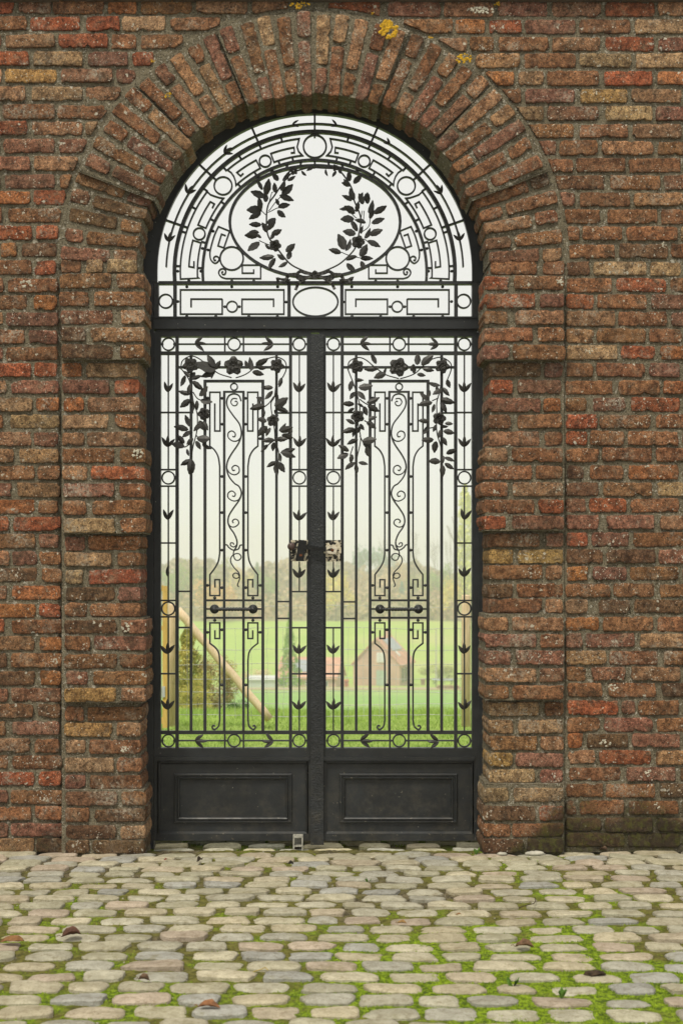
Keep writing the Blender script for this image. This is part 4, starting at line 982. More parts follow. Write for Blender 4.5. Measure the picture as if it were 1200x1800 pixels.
# outer apron of the yard
n0 = len(yard_v)
for (x, y) in ((-14, -14), (14, -14), (14, .1), (-14, .1), (xs0, ys0), (xs1, ys0), (xs1, ys1), (xs0, ys1)): yard_v.append((x, y, -.02)); mo.append(.4)
yard_f += [(n0, n0+1, n0+5, n0+4), (n0+1, n0+2, n0+6, n0+5), (n0+3, n0, n0+4, n0+7)]
yard = mk('cobbled_yard', yard_v, yard_f, M_BED, None, True, center=False, kind='structure', label='cobbled yard of worn sandstone setts with moss and soil in the joints')
at = yard.data.attributes.new('moss', 'FLOAT', 'POINT'); at.data.foreach_set('value', mo)
STONES = [(.48,.44,.325), (.46,.425,.31), (.44,.415,.32), (.41,.395,.33), (.48,.425,.30), (.47,.405,.30), (.52,.47,.345), (.44,.415,.305), (.47,.39,.305), (.385,.38,.345), (.455,.43,.335)]
def sett(x, y, w_, dp, rot, rnd, z0=None, hgt=.022, na=24):
    v = []; f = []; sx = rnd.uniform(0, 99); pw = rnd.uniform(3.2, 8.0); skx, sky_ = rnd.uniform(-.16, .16), rnd.uniform(-.13, .13); tlx, tly = rnd.uniform(-.04, .04), rnd.uniform(-.06, .04)
    dome = rnd.uniform(.0015, .006)
    rings = (0, .35, .65, .86, .975, 1.01)
    for k, t in enumerate(rings):
        for i in range(na if k else 1):
            a = 2 * math.pi * i / na; c, s_ = math.cos(a), math.sin(a)
            rr = 1 / (abs(c) ** pw + abs(s_) ** pw) ** (1 / pw)
            rr *= 1 + .11 * noise.noise(Vector((c * 1.3 + sx, s_ * 1.3, 0))) + .06 * noise.noise(Vector((c * 3.1 + sx, s_ * 3.1, 3))) + .045 * noise.noise(Vector((c * 8 + sx, s_ * 8, 6)))
            lx, ly = c * rr * t * w_ / 2 * (1 + skx * s_), s_ * rr * t * dp / 2 * (1 + sky_ * c)
            X = x + lx * math.cos(rot) - ly * math.sin(rot); Y = y + lx * math.sin(rot) + ly * math.cos(rot)
            zz = (ground_z(x, y) if z0 is None else z0) + (hgt - .022) + tlx * lx + tly * ly - dome * (t ** 2.4) * 1.2
            zz += noise.noise(Vector((X * 16, Y * 16, sx))) * .003 + noise.noise(Vector((X * 45, Y * 45, sx))) * .0022
            if k == 4: zz -= .0018
            if k == 5: zz -= .045
            v.append((X, Y, zz))
    for i in range(na): f.append((0, 1 + i, 1 + (i + 1) % na))
    for k in range(1, len(rings) - 1):
        for i in range(na):
            b = 1 + (k - 1) * na; f.append((b + i, b + na + i, b + na + (i+1) % na, b + (i+1) % na))
    return v, f
rnd = random.Random(21); stones = []; extra = MB(); nst = 0
HOLES = []
y = .015; row = 0
while y > -2.70:
    near = max(0, min(1, -y / 2.3)); first = y > -.30
    pitch = (.101 + .014 * near) if not first else rnd.uniform(.10, .13)
    x = -3.2 + rnd.uniform(-.12, .05)
    while x < 3.5:
        w_ = rnd.choice((.115, .13, .14, .145, .15, .155, .17)) * (1.0 + .03 * near) * rnd.uniform(.94, 1.06)
        gap = rnd.uniform(.012, .034) + (.010 if x > .2 else 0) * near
        dp = pitch - rnd.uniform(.015, .029)
        if first: dp = pitch - .008; gap *= .5; w_ *= 1.1
        cx_, cy_ = x + w_ / 2, y - pitch / 2 + rnd.uniform(-.005, .005) + .018 * math.sin(x * 1.9 + row * .13)
        v, f = sett(cx_, cy_, w_, dp, rnd.uniform(-.05, .05), rnd, None, .022 + rnd.uniform(-.003, .005))
        dcam = max(1.0, cy_ + 6); pxx = CX + cx_ / (S * dcam); pyy = HOR + (CAMZ - .0) / (S * dcam)
        vis = -25 < pxx < 1225 and pyy < 1815
        if vis and nst < 330:
            o = mk('cobblestone', v, f, M_STONE, yard, True); o.data.polygons.foreach_set('use_smooth', [i < len(f) - 24 for i in range(len(f))])
            c = rnd.choice(STONES); k = rnd.uniform(.86, 1.12); o.color = (c[0]*k, c[1]*k, c[2]*k, 1); nst += 1
        else: extra.add(v, f)
        x += w_ + gap
    y -= pitch; row += 1
eo = extra.make('outlying_cobblestones', M_STONE, yard, True, kind='stuff'); eo.color = (.37, .34, .28, 1)
# moss: cushions of short upright blades between the setts
M_MOSS = mat_leafy('bright_moss', (.09, .145, .010), (.34, .47, .022), 26)
mv = []; mf = []; rm = random.Random(3)
cnt = 0
while cnt < 52000:
    x = rm.uniform(-1.6, 1.9); y = rm.uniform(-2.45, .08); a = moss_amt(x, y)
    if rm.random() > max(0, (a - .46)) * 2.2: continue
    i = min(nx, int((x - xs0) / st_)); j = min(ny, int((y - ys0) / st_)); z = yard_v[j * (nx + 1) + i][2]
    h = rm.uniform(.0015, .0045) * (.6 + a); t = rm.uniform(0, 6.28); wv = rm.uniform(.0012, .0028)
    dx, dy = math.cos(t) * wv, math.sin(t) * wv; lx, ly = rm.uniform(-.003, .003), rm.uniform(-.003, .003)
    n = len(mv); mv += [(x - dx, y - dy, z - .001), (x + dx, y + dy, z - .001), (x + lx, y + ly, z + h)]; mf.append((n, n+1, n+2)); cnt += 1
mk('moss', mv, mf, M_MOSS, None, label='bright green moss filling the joints of the cobbles', kind='stuff')
# grit and pebbles in the joints
M_GRIT = simple('grit', (.36, .33, .26), .35, 60, .9)
gb = MB(); 
for k in range(1500):
    x = rm.uniform(-1.6, 1.9); y = rm.uniform(-2.4, .05)
    if rm.random() < moss_amt(x, y) * 1.4 - .1 : continue
    i = min(nx, int((x - xs0) / st_)); j = min(ny, int((y - ys0) / st_)); z = yard_v[j * (nx + 1) + i][2]
    r = rm.uniform(.0015, .0055) * (1.3 if y > -.2 else 1)
    pts = [Vector((rm.uniform(-1, 1), rm.uniform(-1, 1), rm.uniform(-.4, 1))).normalized() * r for _ in range(0)]
    s3 = [r * rm.uniform(.7, 1.3) for _ in range(3)]; a = rm.uniform(0, 3)
    v = [Vector((s3[0], 0, 0)), Vector((0, s3[1], 0)), Vector((-s3[0], 0, 0)), Vector((0, -s3[1], 0)), Vector((0, 0, s3[2] * .8)), Vector((0, 0, -s3[2]))]
    M = Matrix.Translation((x, y, z + r * .3)) @ Matrix.Rotation(a, 4, 'Z') @ Matrix.Rotation(.5, 4, 'X')
    gb.add([M @ p for p in v], [(0,1,4),(1,2,4),(2,3,4),(3,0,4),(1,0,5),(2,1,5),(3,2,5),(0,3,5)])
gb.make('grit', M_GRIT, None, label='loose grit and pebbles lying in the joints', kind='stuff')
# threshold under the doors
th_v = []; th_f = []; nx2, ny2 = 90, 26; tmo = []
for j in range(ny2 + 1):
    for i in range(nx2 + 1):
        x = -.86 + 1.70 * i / nx2; yy = .06 + .62 * j / ny2
        th_v.append((x, yy, -.083 + noise.noise(Vector((x * 30, yy * 30, 0))) * .004)); tmo.append(max(0, min(1, .62 + noise.noise(Vector((x * 6, yy * 6, 1))) * .5)))
th_f = [(j*(nx2+1)+i, j*(nx2+1)+i+1, (j+1)*(nx2+1)+i+1, (j+1)*(nx2+1)+i) for j in range(ny2) for i in range(nx2)]
thr = mk('threshold', th_v, th_f, M_BED, None, True, center=False, kind='structure', label='low sett threshold with moss running under the gate doors')
at = thr.data.attributes.new('moss', 'FLOAT', 'POINT'); at.data.foreach_set('value', tmo)
for r_, yy in enumerate((.12, .25, .38, .51)):
    x = -.80 + rnd.uniform(-.05, .03)
    while x < .74:
        w_ = rnd.uniform(.13, .21); v, f = sett(x + w_/2, yy, w_, .112, 0, rnd, -.062)
        o = mk('cobblestone', v, f, M_STONE, thr, True); o.data.polygons.foreach_set('use_smooth', [i < len(f) - 24 for i in range(len(f))]); c = rnd.choice(STONES); o.color = (c[0]*1.35, c[1]*1.35, c[2]*1.25, 1)  # stone colour raised to stand in for light coming from behind the gate
        x += w_ + rnd.choice((.015, .03, .075))
mv = []; mf = []
for k in range(9000):
    x = rm.uniform(-.82, .78); y = rm.uniform(.08, .5); a = noise.noise(Vector((x * 7, y * 7, 1))) + noise.noise(Vector((x * 19, y * 19, 1))) * .5
    if a < .05: continue
    h = rm.uniform(.006, .016); t = rm.uniform(0, 6.28); dx, dy = math.cos(t) * .002, math.sin(t) * .002
    n = len(mv); mv += [(x - dx, y - dy, -.084), (x + dx, y + dy, -.084), (x + rm.uniform(-.006, .006), y + rm.uniform(-.006, .006), -.082 + h)]; mf.append((n, n+1, n+2))
mk('moss', mv, mf, M_MOSS, None, label='mossy tufts between the setts under the gate', kind='stuff')
# dead leaves
def dead_leaf(px, py, ln, ang, col, label, seed, curl=.6, wd=.32):
    curl *= .8; ln *= .82; col = tuple(c * .8 for c in col)
    rr = random.Random(seed); d = CAMZ / (S * (py - HOR)); x = (px - CX) * S * d; y = d - 6; L_ = ln * S * d
    st = (0, .1, .25, .42, .6, .76, .9, 1); v = []; f = []; nw = 6
    for k, t in enumerate(st):
        hw = wd * (math.sin(math.pi * t) ** .7 + .02) * L_ * (1 + rr.uniform(-.14, .14))
        for j in range(nw + 1):
            s_ = j / nw * 2 - 1
            v.append(((t - .5) * L_, s_ * hw * (1 - .25 * curl), (curl * .9 * hw * s_ * s_ + .10 * L_ * math.sin(t * 3.0) + rr.uniform(-.03, .03) * L_)))
    for k in range(len(st) - 1):
        for j in range(nw): a = k*(nw+1)+j; f.append((a, a+1, a+nw+2, a+nw+1))
    m = Matrix.Translation((x, y, ground_z(x, y) + .009)) @ Matrix.Rotation(R(ang), 4, 'Z') @ Matrix.Rotation(R(13), 4, 'X')
    mt = simple('dead_leaf', col, .35, 60, .75, .4, 120)
    lf = mk('dead_leaf', [m @ Vector(p) for p in v], f, mt, None, True, label=label, cat='leaf', group='dead leaves on the cobbles')
    so_ = lf.modifiers.new('thick', 'SOLIDIFY'); so_.thickness = .001
    a = m @ Vector((-.5 * L_, 0, 0)); b = m @ Vector((-.72 * L_, .05 * L_, .02 * L_))
    t = MB(); t.tube([a, (a + b) / 2 + Vector((0, 0, .004)), b], .0012, 5); t.make('leaf_stalk', mt, lf)
dead_leaf(22, 1660, 50, 5, (.24, .115, .045), 'large flat tan dead leaf at the left edge of the cobbles', 1, .3, .30)
dead_leaf(126, 1650, 42, 20, (.13, .06, .038), 'dark wrinkled dead leaf on the left-hand cobbles beside the large tan leaf', 2, 1.2, .34)
dead_leaf(254, 1727, 28, -25, (.14, .085, .05), 'tightly rolled brown dead leaf on a grey cobble', 3, 1.9, .30)
dead_leaf(368, 1776, 48, -12, (.27, .12, .05), 'reddish-brown curled dead leaf nearest the bottom of the yard', 4, .9, .25)
dead_leaf(921, 1667, 40, -8, (.17, .095, .05), 'ribbed brown dead leaf on the mossy right-hand cobbles', 5, 1.0, .33)
dead_leaf(706, 1625, 20, -10, (.26, .15, .05), 'small amber dead leaf right of the middle of the yard', 6, .8, .34)
dead_leaf(806, 1609, 12, 30, (.25, .13, .05), 'tiny orange dead leaf in a joint below the right pier', 7, .6, .3)
dead_leaf(292, 1512, 9, 60, (.22, .05, .03), 'tiny red dead leaf near the left foot of the gate', 8, .6, .35)
dead_leaf(351, 1514, 20, 70, (.05, .035, .02), 'blackened dead leaf stuck between setts in front of the left door', 9, 1.2, .4)
dead_leaf(511, 1521, 13, 0, (.03, .025, .018), 'small black dead leaf below the grey gate stop', 10, 1.3, .45)
dead_leaf(1110, 1487, 34, 10, (.20, .10, .06), 'pinkish dead leaf lying against the foot of the right-hand wall', 11, .9, .3)
dead_leaf(1060, 1490, 18, -30, (.10, .06, .035), 'brown crumpled dead leaf at the foot of the wall right of the pier', 12, 1.4, .4)
# clods, stones, twig, seedlings
def lump(name, px, py, rx, ry, rz, mat, label, cat, seed, zup=0):
    d = CAMZ / (S * (py - HOR)); x = (px - CX) * S * d; y = d - 6; k_ = S * d; v = []; f = []; n, mm = 16, 9
    for j in range(mm + 1):
        t = math.pi * j / mm
        for i in range(n):
            a = 2*math.pi*i/n; p = Vector((math.sin(t)*math.cos(a), math.sin(t)*math.sin(a), math.cos(t))); q = 1 + .35 * noise.noise(p * 1.7 + Vector((seed, 0, 0))) + .2 * noise.noise(p * 4 + Vector((seed, 0, 0)))
            v.append((x + p.x*rx*k_*q, y + p.y*ry*k_*q, ground_z(x, y) + .004 + p.z*rz*k_*q))
    for j in range(mm):
        for i in range(n): f.append((j*n+i, (j+1)*n+i, (j+1)*n+(i+1) % n, j*n+(i+1) % n))
    return mk(name, v, f, mat, None, name != 'earth_clod', label=label, cat=cat)
M_EARTH = simple('dark_earth', (.05, .032, .018), .5, 60, .95, 1, 120); M_WST = simple('white_stone', (.42, .40, .33), .2, 30, .8, .5, 80)
lump('loose_stone', 940, 1493, 17, 11, 6, M_WST, 'whitish loose stone lying at the foot of the right pier', 'stone', 4)
lump('loose_stone', 882, 1494, 9, 6, 3, M_WST, 'smaller pale flat stone beside the inner foot of the right pier', 'stone', 9)
lump('earth_clod', 1045, 1713, 19, 12, 4, M_EARTH, 'dark crumbly clod of earth on the right-hand cobbles', 'soil', 6)
m = MB(); d = CAMZ / (S * 592)
q = []
for (px, py) in ((912, 1601), (925, 1597), (938, 1594), (941, 1588), (939, 1583)):
    d = CAMZ / (S * (py - HOR)); q.append(((px - CX) * S * d, d - 6, .012))
m.tube(q, .0016, 5); tag(m.make('twig', M_EARTH), 'thin bent twig lying on a cobble below the right pier', 'twig')
m = MB(); q = []
for (px, py) in ((445, 1714), (458, 1710), (466, 1706), (471, 1711)): d = CAMZ / (S * (py - HOR)); q.append(((px - CX) * S * d, d - 6, .010))
m.tube(q, .0014, 5); tag(m.make('grass_stalk', simple('dry_stalk', (.42, .30, .06), .2)), 'dry yellow grass stalk on the left-hand cobbles', 'stalk')
M_WEED = mat_leafy('seedling_green', (.06, .13, .02), (.14, .26, .04), 40)
def weed(px, py, hp, label, seed, n=7):
    rr = random.Random(seed); d = CAMZ / (S * (py - HOR)); x = (px - CX) * S * d; y = d - 6; k_ = S * d; z = ground_z(x, y) - .008
    r = empty('seedling', (x, y, z), label, 'plant')
    for i in range(n):
        a = rr.uniform(0, 6.28); hh = hp * k_ * rr.uniform(.5, 1); lx = rr.uniform(.3, .8) * hh
        b = Vector((x, y, z)); t = b + Vector((math.cos(a) * lx, math.sin(a) * lx * .5, hh)); u = Vector((math.sin(a), -math.cos(a), .3)) * hh * .22
        c_ = b.lerp(t, .6); m = MB(); m.add([b, c_ - u, t, c_ + u, b.lerp(t, .3) - u * .4, b.lerp(t, .3) + u * .4], [(0, 4, 1, 3, 5), (1, 2, 3)]); m.make('leaf', M_WEED, r)
weed(836, 1492, 16, 'green seedling growing at the inner foot of the right pier', 1)
weed(900, 1734, 24, 'leafy seedling between mossy cobbles near the bottom', 2, 9)
weed(986, 1752, 22, 'second leafy seedling to the right among mossy cobbles', 3, 9)
weed(1170, 1488, 12, 'small weed at the foot of the wall at the right edge', 4)
weed(646, 1549, 12, 'thin sprout in front of the right-hand door', 5, 4)

# ------------------------------------------------------------------ land beyond the gate
PROF = [(6.45, 1462), (7.2, 1415), (8.5, 1345), (10.6, 1277), (13, 1254), (16, 1256), (30, 1270), (45, 1258), (60, 1251), (120, 1226), (180, 1213), (195, 1209), (225, 1204), (262, 1176), (330, 1092), (400, 1066), (500, 1040), (620, 1018), (1200, 1006), (4000, 1001.2)]
def zof(d):
    for (d0, y0), (d1, y1) in zip(PROF, PROF[1:]):
        if d0 <= d <= d1:
            z0 = CAMZ - (y0 - HOR) * S * d0; z1 = CAMZ - (y1 - HOR) * S * d1; t = (d - d0) / (d1 - d0); return z0 + (z1 - z0) * t
    return CAMZ - 1.2 * S * d
def land(name, d0, d1, mat, label, xw=None, nd=24, nxx=28, rough=0.0):
    v = []; f = []
    for j in range(nd + 1):
        d = d0 * (d1 / d0) ** (j / nd); hw = xw if xw else max(9, d * .75)
        for i in range(nxx + 1):
            x = -hw + 2 * hw * i / nxx
            v.append((x, d - 6, zof(d) + rough * noise.noise(Vector((x * .7, d * .7, 3)))))
    for j in range(nd):
        for i in range(nxx): a = j*(nxx+1)+i; f.append((a, a+1, a+nxx+2, a+nxx+1))
    return mk(name, v, f, mat, None, True, center=False, kind='structure', label=label)
M_LAWN = mat_grass('lawn_grass', (.19, .29, .055), (.36, .47, .11), 9)
M_FIELD = mat_grass('young_crop', (.22, .38, .095), (.27, .44, .13), .25, (.36, .44, .16), .05)
M_HILL = mat_grass('hillside_pasture', (.26, .41, .06), (.34, .47, .08), .12, (.42, .42, .16), .035)
M_WOODF = mat_grass('rough_ground', (.20, .20, .08), (.32, .27, .13), .1)
M_ROAD = simple('tan_road', (.42, .34, .25), .15, 1, .9); M_VERGE = mat_grass('dry_verge', (.22, .17, .06), (.34, .25, .09), .3)
land('lawn', 6.45, 15, M_LAWN, 'near lawn behind the gate', None, 40, 60, .015)
land('meadow', 15, 180, M_FIELD, 'smooth green crop field falling away below the lawn')
land('verge', 180, 186, M_VERGE, 'dry verge beside the road', nd=2)
land('country_road', 186, 196, M_ROAD, 'pale country road below the houses', nd=3)
land('green', 196, 330, M_HILL, 'green pasture slope behind the houses', nd=16)
land('woodland_floor', 330, 620, M_WOODF, 'rough woodland ground on the hill')
land('far_land', 620, 680, M_WOODF, 'far land behind the wood')
# grass blades of the lawn
gv = []; gf = []; rg = random.Random(8)
for k in range(60000):
    d = 7.2 + 7.0 * rg.random() ** 1.3; x = rg.uniform(-.34, .34) * d * .42 + (.02 * d)
    z = zof(d) + .015 * noise.noise(Vector((x * .7, d * .7, 3))); cl_ = noise.noise(Vector((x * 2.2, d * 2.2, 0)))
    h = rg.uniform(.012, .035) * (1 + .9 * cl_) * (1 + max(0, d - 11) * .55); a = rg.uniform(0, 6.28); w_ = rg.uniform(.002, .0045)
    dx, dy = math.cos(a) * w_, math.sin(a) * w_; n = len(gv)
    gv += [(x - dx, d - 6 - dy, z - .01), (x + dx, d - 6 + dy, z - .01), (x + rg.uniform(-.03, .03), d - 6 + rg.uniform(-.03, .03), z + h)]; gf.append((n, n+1, n+2))
M_BLADE = mat_leafy('grass_blades', (.25, .40, .08), (.46, .60, .16), 5)
mk('grass', gv, gf, M_BLADE, None, label='short tufted grass of the lawn behind the gate', kind='stuff')
# ---- timber fence behind the gate
M_PALE = NT('pale_softwood'); 
def mat_wood(name, c0, c1):
    n = NT(name); g = n.noise(9, 5, .6, n.scaled((14, 14, 1.2))); c = n.mix(n.ramp(g, .3, .7), c0, c1)
    c = n.mix(n.ramp(n.noise(7, 3), .62, .75, 0, .6), c, tuple(x * .45 for x in c0)); n.bump(g, .3, .004); return n.fin(c, .75)
M_PALE = mat_wood('pale_softwood', (.56, .42, .26), (.72, .58, .41)); M_YEL = mat_wood('yellow_timber', (.60, .37, .09), (.76, .52, .18)); M_LOG = mat_wood('peeled_log', (.66, .50, .31), (.80, .66, .47))
def post(name, pxc, wpx, ytop, d, mat, label, cat='post'):
    x = P(pxc, 0, d).x; r = wpx * S * d / 2; zt = P(0, ytop, d).z; z0 = zof(d) - .25; m = MB()
    n = 14; prof = ((0, z0), (r, z0), (r, zt - .01), (r * .85, zt), (0, zt + .003)); v = []; f = []
    for rr_, z in prof:
        for i in range(n): a = 2*math.pi*i/n; v.append((x + rr_*math.cos(a) * (1 + .03 * math.sin(3*a)), d - 6 + rr_*math.sin(a), z))
    for k in range(len(prof) - 1):
        for i in range(n): f.append((k*n+i, k*n+(i+1) % n, (k+1)*n+(i+1) % n, (k+1)*n+i))
    m.add(v, f); o = m.make(name, mat, None, True); return tag(o, label, cat)
post('fence_post', 303, 13.5, 1062, 10.6, M_PALE, 'pale round fence post at the left behind the gate, upper end of the leaning log')
post('fence_post', 818.5, 16, 1046, 10.6, M_PALE, 'pale fence post standing behind the right-hand side of the right door')
gt = empty('field_gate', P(286, 1280, 10.2), 'yellow timber field-gate frame at the far left behind the ironwork', 'wooden gate')
m = MB(); m.pbox(286.5, 1030, 294, 1279, 10.18, 10.24, 10.2); m.make('upright', M_YEL, gt)
m = MB(); m.pbox(180, 1029, 286.5, 1039, 10.18, 10.24, 10.2); m.make('top_rail', M_YEL, gt)
m = MB(); m.pbox(180, 1262, 286.5, 1272, 10.18, 10.24, 10.2); m.make('bottom_rail', M_YEL, gt)
m = MB(); m.pbox(180, 1100, 286.5, 1108, 10.18, 10.23, 10.2); m.make('middle_rail', M_YEL, gt)
m = MB(); m.pbox(283, 1206, 291, 1225, 10.17, 10.18, 10.2); m.make('hinge_plate', simple('galvanised', (.5, .52, .54), .1, 20, .4), gt)
m = MB(); a = P(312, 1072, 10.5); b = P(474, 1264, 10.45); L_ = []
for i in range(13):
    t = i / 12; p = a.lerp(b, t); p += Vector((0, 0, .006 * math.sin(i * 1.9))); L_.append(p)
m.tube(L_, [.032 + .0012 * math.sin(i * 2.3) for i in range(13)], 14); tag(m.make('leaning_log', M_LOG, None, True), 'peeled log leaning as a diagonal brace against the left fence post', 'log')
wf = empty('wire_fence', P(560, 1270, 10.55), 'galvanised wire stock fence stretched between the posts behind the gate', 'wire fence')
M_WIRE = simple('galvanised_wire', (.52, .52, .50), .1, 20, .45)
m = MB(); rw = random.Random(5)
for y in (1066, 1104, 1142, 1168, 1192, 1216, 1238, 1258):
    pts = []
    for i in range(41):
        px = 150 + 750 * i / 40; g = P(px, y + rw.uniform(-.8, .8) + (1.6 * math.sin(i * .31 + y)), 10.62); pts.append(g)
    m.tube(pts, .0023, 4)
m.make('line_wire', M_WIRE, wf, kind='stuff')
m = MB()
for i in range(27):
    px = 160 + 28.2 * i; m.tube([P(px + rw.uniform(-1.5, 1.5), y, 10.615) for y in (1104, 1142, 1168, 1192, 1216, 1238, 1262)], .0014, 4)
m.make('stay_wire', M_WIRE, wf, kind='stuff')

# ---- trees
TREES = {}
def crown_mesh(kind, seed):
    rr = random.Random(seed); v = []; f = []
    def leaf(p, s_):
        a = Vector((rr.uniform(-1,1), rr.uniform(-1,1), rr.uniform(-1,1))).normalized(); b = a.cross(Vector((rr.uniform(-1,1), rr.uniform(-1,1), rr.uniform(-1,1)))).normalized()
        n = len(v); v.extend([p + a*s_, p + b*s_*.7, p - a*s_, p - b*s_*.7]); f.append((n, n+1, n+2, n+3))
    if kind == 'round':
        lobes = [(Vector((rr.uniform(-.32,.32), rr.uniform(-.32,.32), rr.uniform(.42,.86))), rr.uniform(.12,.22)) for _ in range(13)]
        for _ in range(1500):
            c, r = rr.choice(lobes); q = Vector((rr.gauss(0,1), rr.gauss(0,1), rr.gauss(0,1))).normalized() * r * rr.uniform(.55, 1.08); leaf(c + q, rr.uniform(.014, .030))
    elif kind == 'cone':
        for _ in range(1500):
            z = rr.random() ** 1.3; r = .30 * (1 - z) * (1 + .25 * math.sin(z * 40)) + .02; a = rr.uniform(0, 6.28); t = rr.uniform(.5, 1.05); leaf(Vector((r*t*math.cos(a), r*t*math.sin(a), .05 + .95*z - .05*t)), rr.uniform(.014, .03))
    elif kind == 'column':
        for _ in range(1500):
            z = rr.random(); r = .10 * (math.sin(math.pi * min(1, z * .93 + .07)) ** .5); a = rr.uniform(0, 6.28); t = rr.uniform(.3, 1.1); leaf(Vector((r*t*math.cos(a), r*t*math.sin(a), .1 + .9*z)), rr.uniform(.010, .022))
    elif kind == 'bush':
        lobes = [(Vector((rr.uniform(-.38,.38), rr.uniform(-.3,.3), rr.uniform(.15,.8))), rr.uniform(.14,.26)) for _ in range(12)]
        for _ in range(1800):
            c, r = rr.choice(lobes); q = Vector((rr.gauss(0,1), rr.gauss(0,1), rr.gauss(0,1))).normalized() * r * rr.uniform(.5, 1.1); p = c + q; p.z = max(.0, p.z); leaf(p, rr.uniform(.014, .034))
    elif kind == 'pine':
        lobes = [(Vector((rr.uniform(-.34,.34), rr.uniform(-.3,.3), rr.uniform(.62,.9))), rr.uniform(.10,.17)) for _ in range(11)]
        for _ in range(1400):
            c, r = rr.choice(lobes); q = Vector((rr.gauss(0,1), rr.gauss(0,1), rr.gauss(0,.6))).normalized() * r * rr.uniform(.5, 1.05); leaf(c + q, rr.uniform(.012, .028))
    me = bpy.data.meshes.new('crown'); me.from_pydata(v, [], f); me.update(); return me
def branch_mesh(kind, seed):
    rr = random.Random(seed); m = MB()
    def grow(p, dr, ln, r, dep):
        q = p + dr * ln; mid = p.lerp(q, .5) + Vector((rr.uniform(-1,1), rr.uniform(-1,1), 0)) * ln * .06
        m.tube([p, mid, q], [r, r * .8, r * .62], 5 if dep else 6, False)
        if dep <= 0: return
        for _ in range(rr.choice((2, 3, 3))):
            nd = (dr + Vector((rr.uniform(-1,1), rr.uniform(-1,1), rr.uniform(-.25,.6))) * .62).normalized(); grow(q if rr.random() < .6 else mid.lerp(q, .5), nd, ln * rr.uniform(.6, .85), r * .6, dep - 1)
    if kind == 'bare': grow(Vector((0,0,.25)), Vector((0,0,1)), .24, .012, 5)
    else:
        m.tube([(0,0,-.03), (.005,0,.3), (-.004,.003,.62)], [.026, .018, .006], 7)
        for _ in range(6):
            a = rr.uniform(0, 6.28); z = rr.uniform(.28, .55); m.tube([(0,0,z), (math.cos(a)*.1, math.sin(a)*.1, z+.10), (math.cos(a)*.2, math.sin(a)*.2, z+.24)], [.010, .006, .003], 5)
    me = bpy.data.meshes.new('trunk'); me.from_pydata(m.v, [], m.f); me.update(); return me
def trunk_only():
    m = MB(); m.tube([(0,0,-.03), (.004,0,.14), (0,.003,.27)], [.020, .015, .0125], 7); me = bpy.data.meshes.new('trunk'); me.from_pydata(m.v, [], m.f); me.update(); return me
CROWN = {k: [crown_mesh(k, s_) for s_ in (1, 2, 3)] for k in ('round', 'cone', 'column', 'bush', 'pine')}
def near_mesh(kind, seed):
    rr = random.Random(seed); v = []; f = []
    lobes = [(Vector((rr.uniform(-.40,.40), rr.uniform(-.3,.3), rr.uniform(.08,.85))), rr.uniform(.10,.22)) for _ in range(26)]
    for _ in range(11000):
        if kind == 'cone':
            z = rr.random() ** 1.2; r = (.32 * (1 - z) + .03) * (1 + .30 * math.sin(z * 34 + seed)); a = rr.uniform(0, 6.28); t = rr.uniform(.25, 1.05); p = Vector((r*t*math.cos(a), r*t*math.sin(a), .02 + .98*z - .05*t))
        else:
            c, r = rr.choice(lobes); p = c + Vector((rr.gauss(0,1), rr.gauss(0,1), rr.gauss(0,1))).normalized() * r * rr.uniform(.3, 1.1); p.z = abs(p.z)
        s_ = rr.uniform(.008, .018); a = Vector((rr.uniform(-1,1), rr.uniform(-1,1), rr.uniform(-1,1))).normalized(); b = a.cross(Vector((rr.uniform(-1,1), rr.uniform(-1,1), rr.uniform(-1,1)))).normalized()
        n = len(v); v.extend([p + a*s_, p + b*s_*.6, p - a*s_, p - b*s_*.6]); f.append((n, n+1, n+2, n+3))
    me = bpy.data.meshes.new('crown'); me.from_pydata(v, [], f); me.update(); return me
NEAR = {'cone': [near_mesh('cone', 4)], 'bush': [near_mesh('bush', 5), near_mesh('bush', 6)]}
TRUNK = [branch_mesh('leafy', s_) for s_ in (1, 2)]; BARE = [branch_mesh('bare', s_) for s_ in (11, 12, 13)]; TBARE = trunk_only()
M_BARK = simple('grey_bark', (.11, .085, .06), .3, 3, .95)
FOL = {k: mat_leafy('foliage_' + n, a, b, .9) for k, n, a, b in (('ol', 'olive', (0.224,0.256,0.059), (0.480,0.480,0.150)), ('gr', 'green', (0.136,0.256,0.059), (0.360,0.510,0.120)), ('dk', 'dark', (0.077,0.166,0.077), (0.179,0.301,0.120)),
   ('rb', 'rust', (0.600,0.256,0.106), (0.720,0.510,0.224)), ('ye', 'yellow', (0.720,0.510,0.106), (0.720,0.720,0.240)), ('or', 'orange', (0.720,0.450,0.090), (0.720,0.720,0.210)), ('br', 'brown', (0.421,0.301,0.166), (0.720,0.510,0.270)), ('bl', 'blue_green', (0.090,0.224,0.179), (0.210,0.390,0.301)), ('yg', 'yellow_green', (0.480,0.510,0.090), (0.720,0.720,0.240)), ('pk', 'pinkish', (0.720,0.450,0.270), (0.720,0.661,0.421)))}
FOL_NEAR = {'yg': mat_leafy('near_yellow_green', (.26, .27, .06), (.66, .56, .16), 5), 'br': mat_leafy('near_brown', (.26, .20, .09), (.56, .44, .20), 5), 'dk': mat_leafy('near_evergreen', (.03, .07, .025), (.10, .18, .06), 6), 'pk': mat_leafy('near_rusty', (.22, .12, .07), (.45, .26, .17), 6)}
VAR = {}
def varmesh(me, mat):
    k = (me.name, mat.name)
    if k not in VAR: c = me.copy(); c.materials.clear(); c.materials.append(mat); VAR[k] = c
    return VAR[k]
tn = [0]
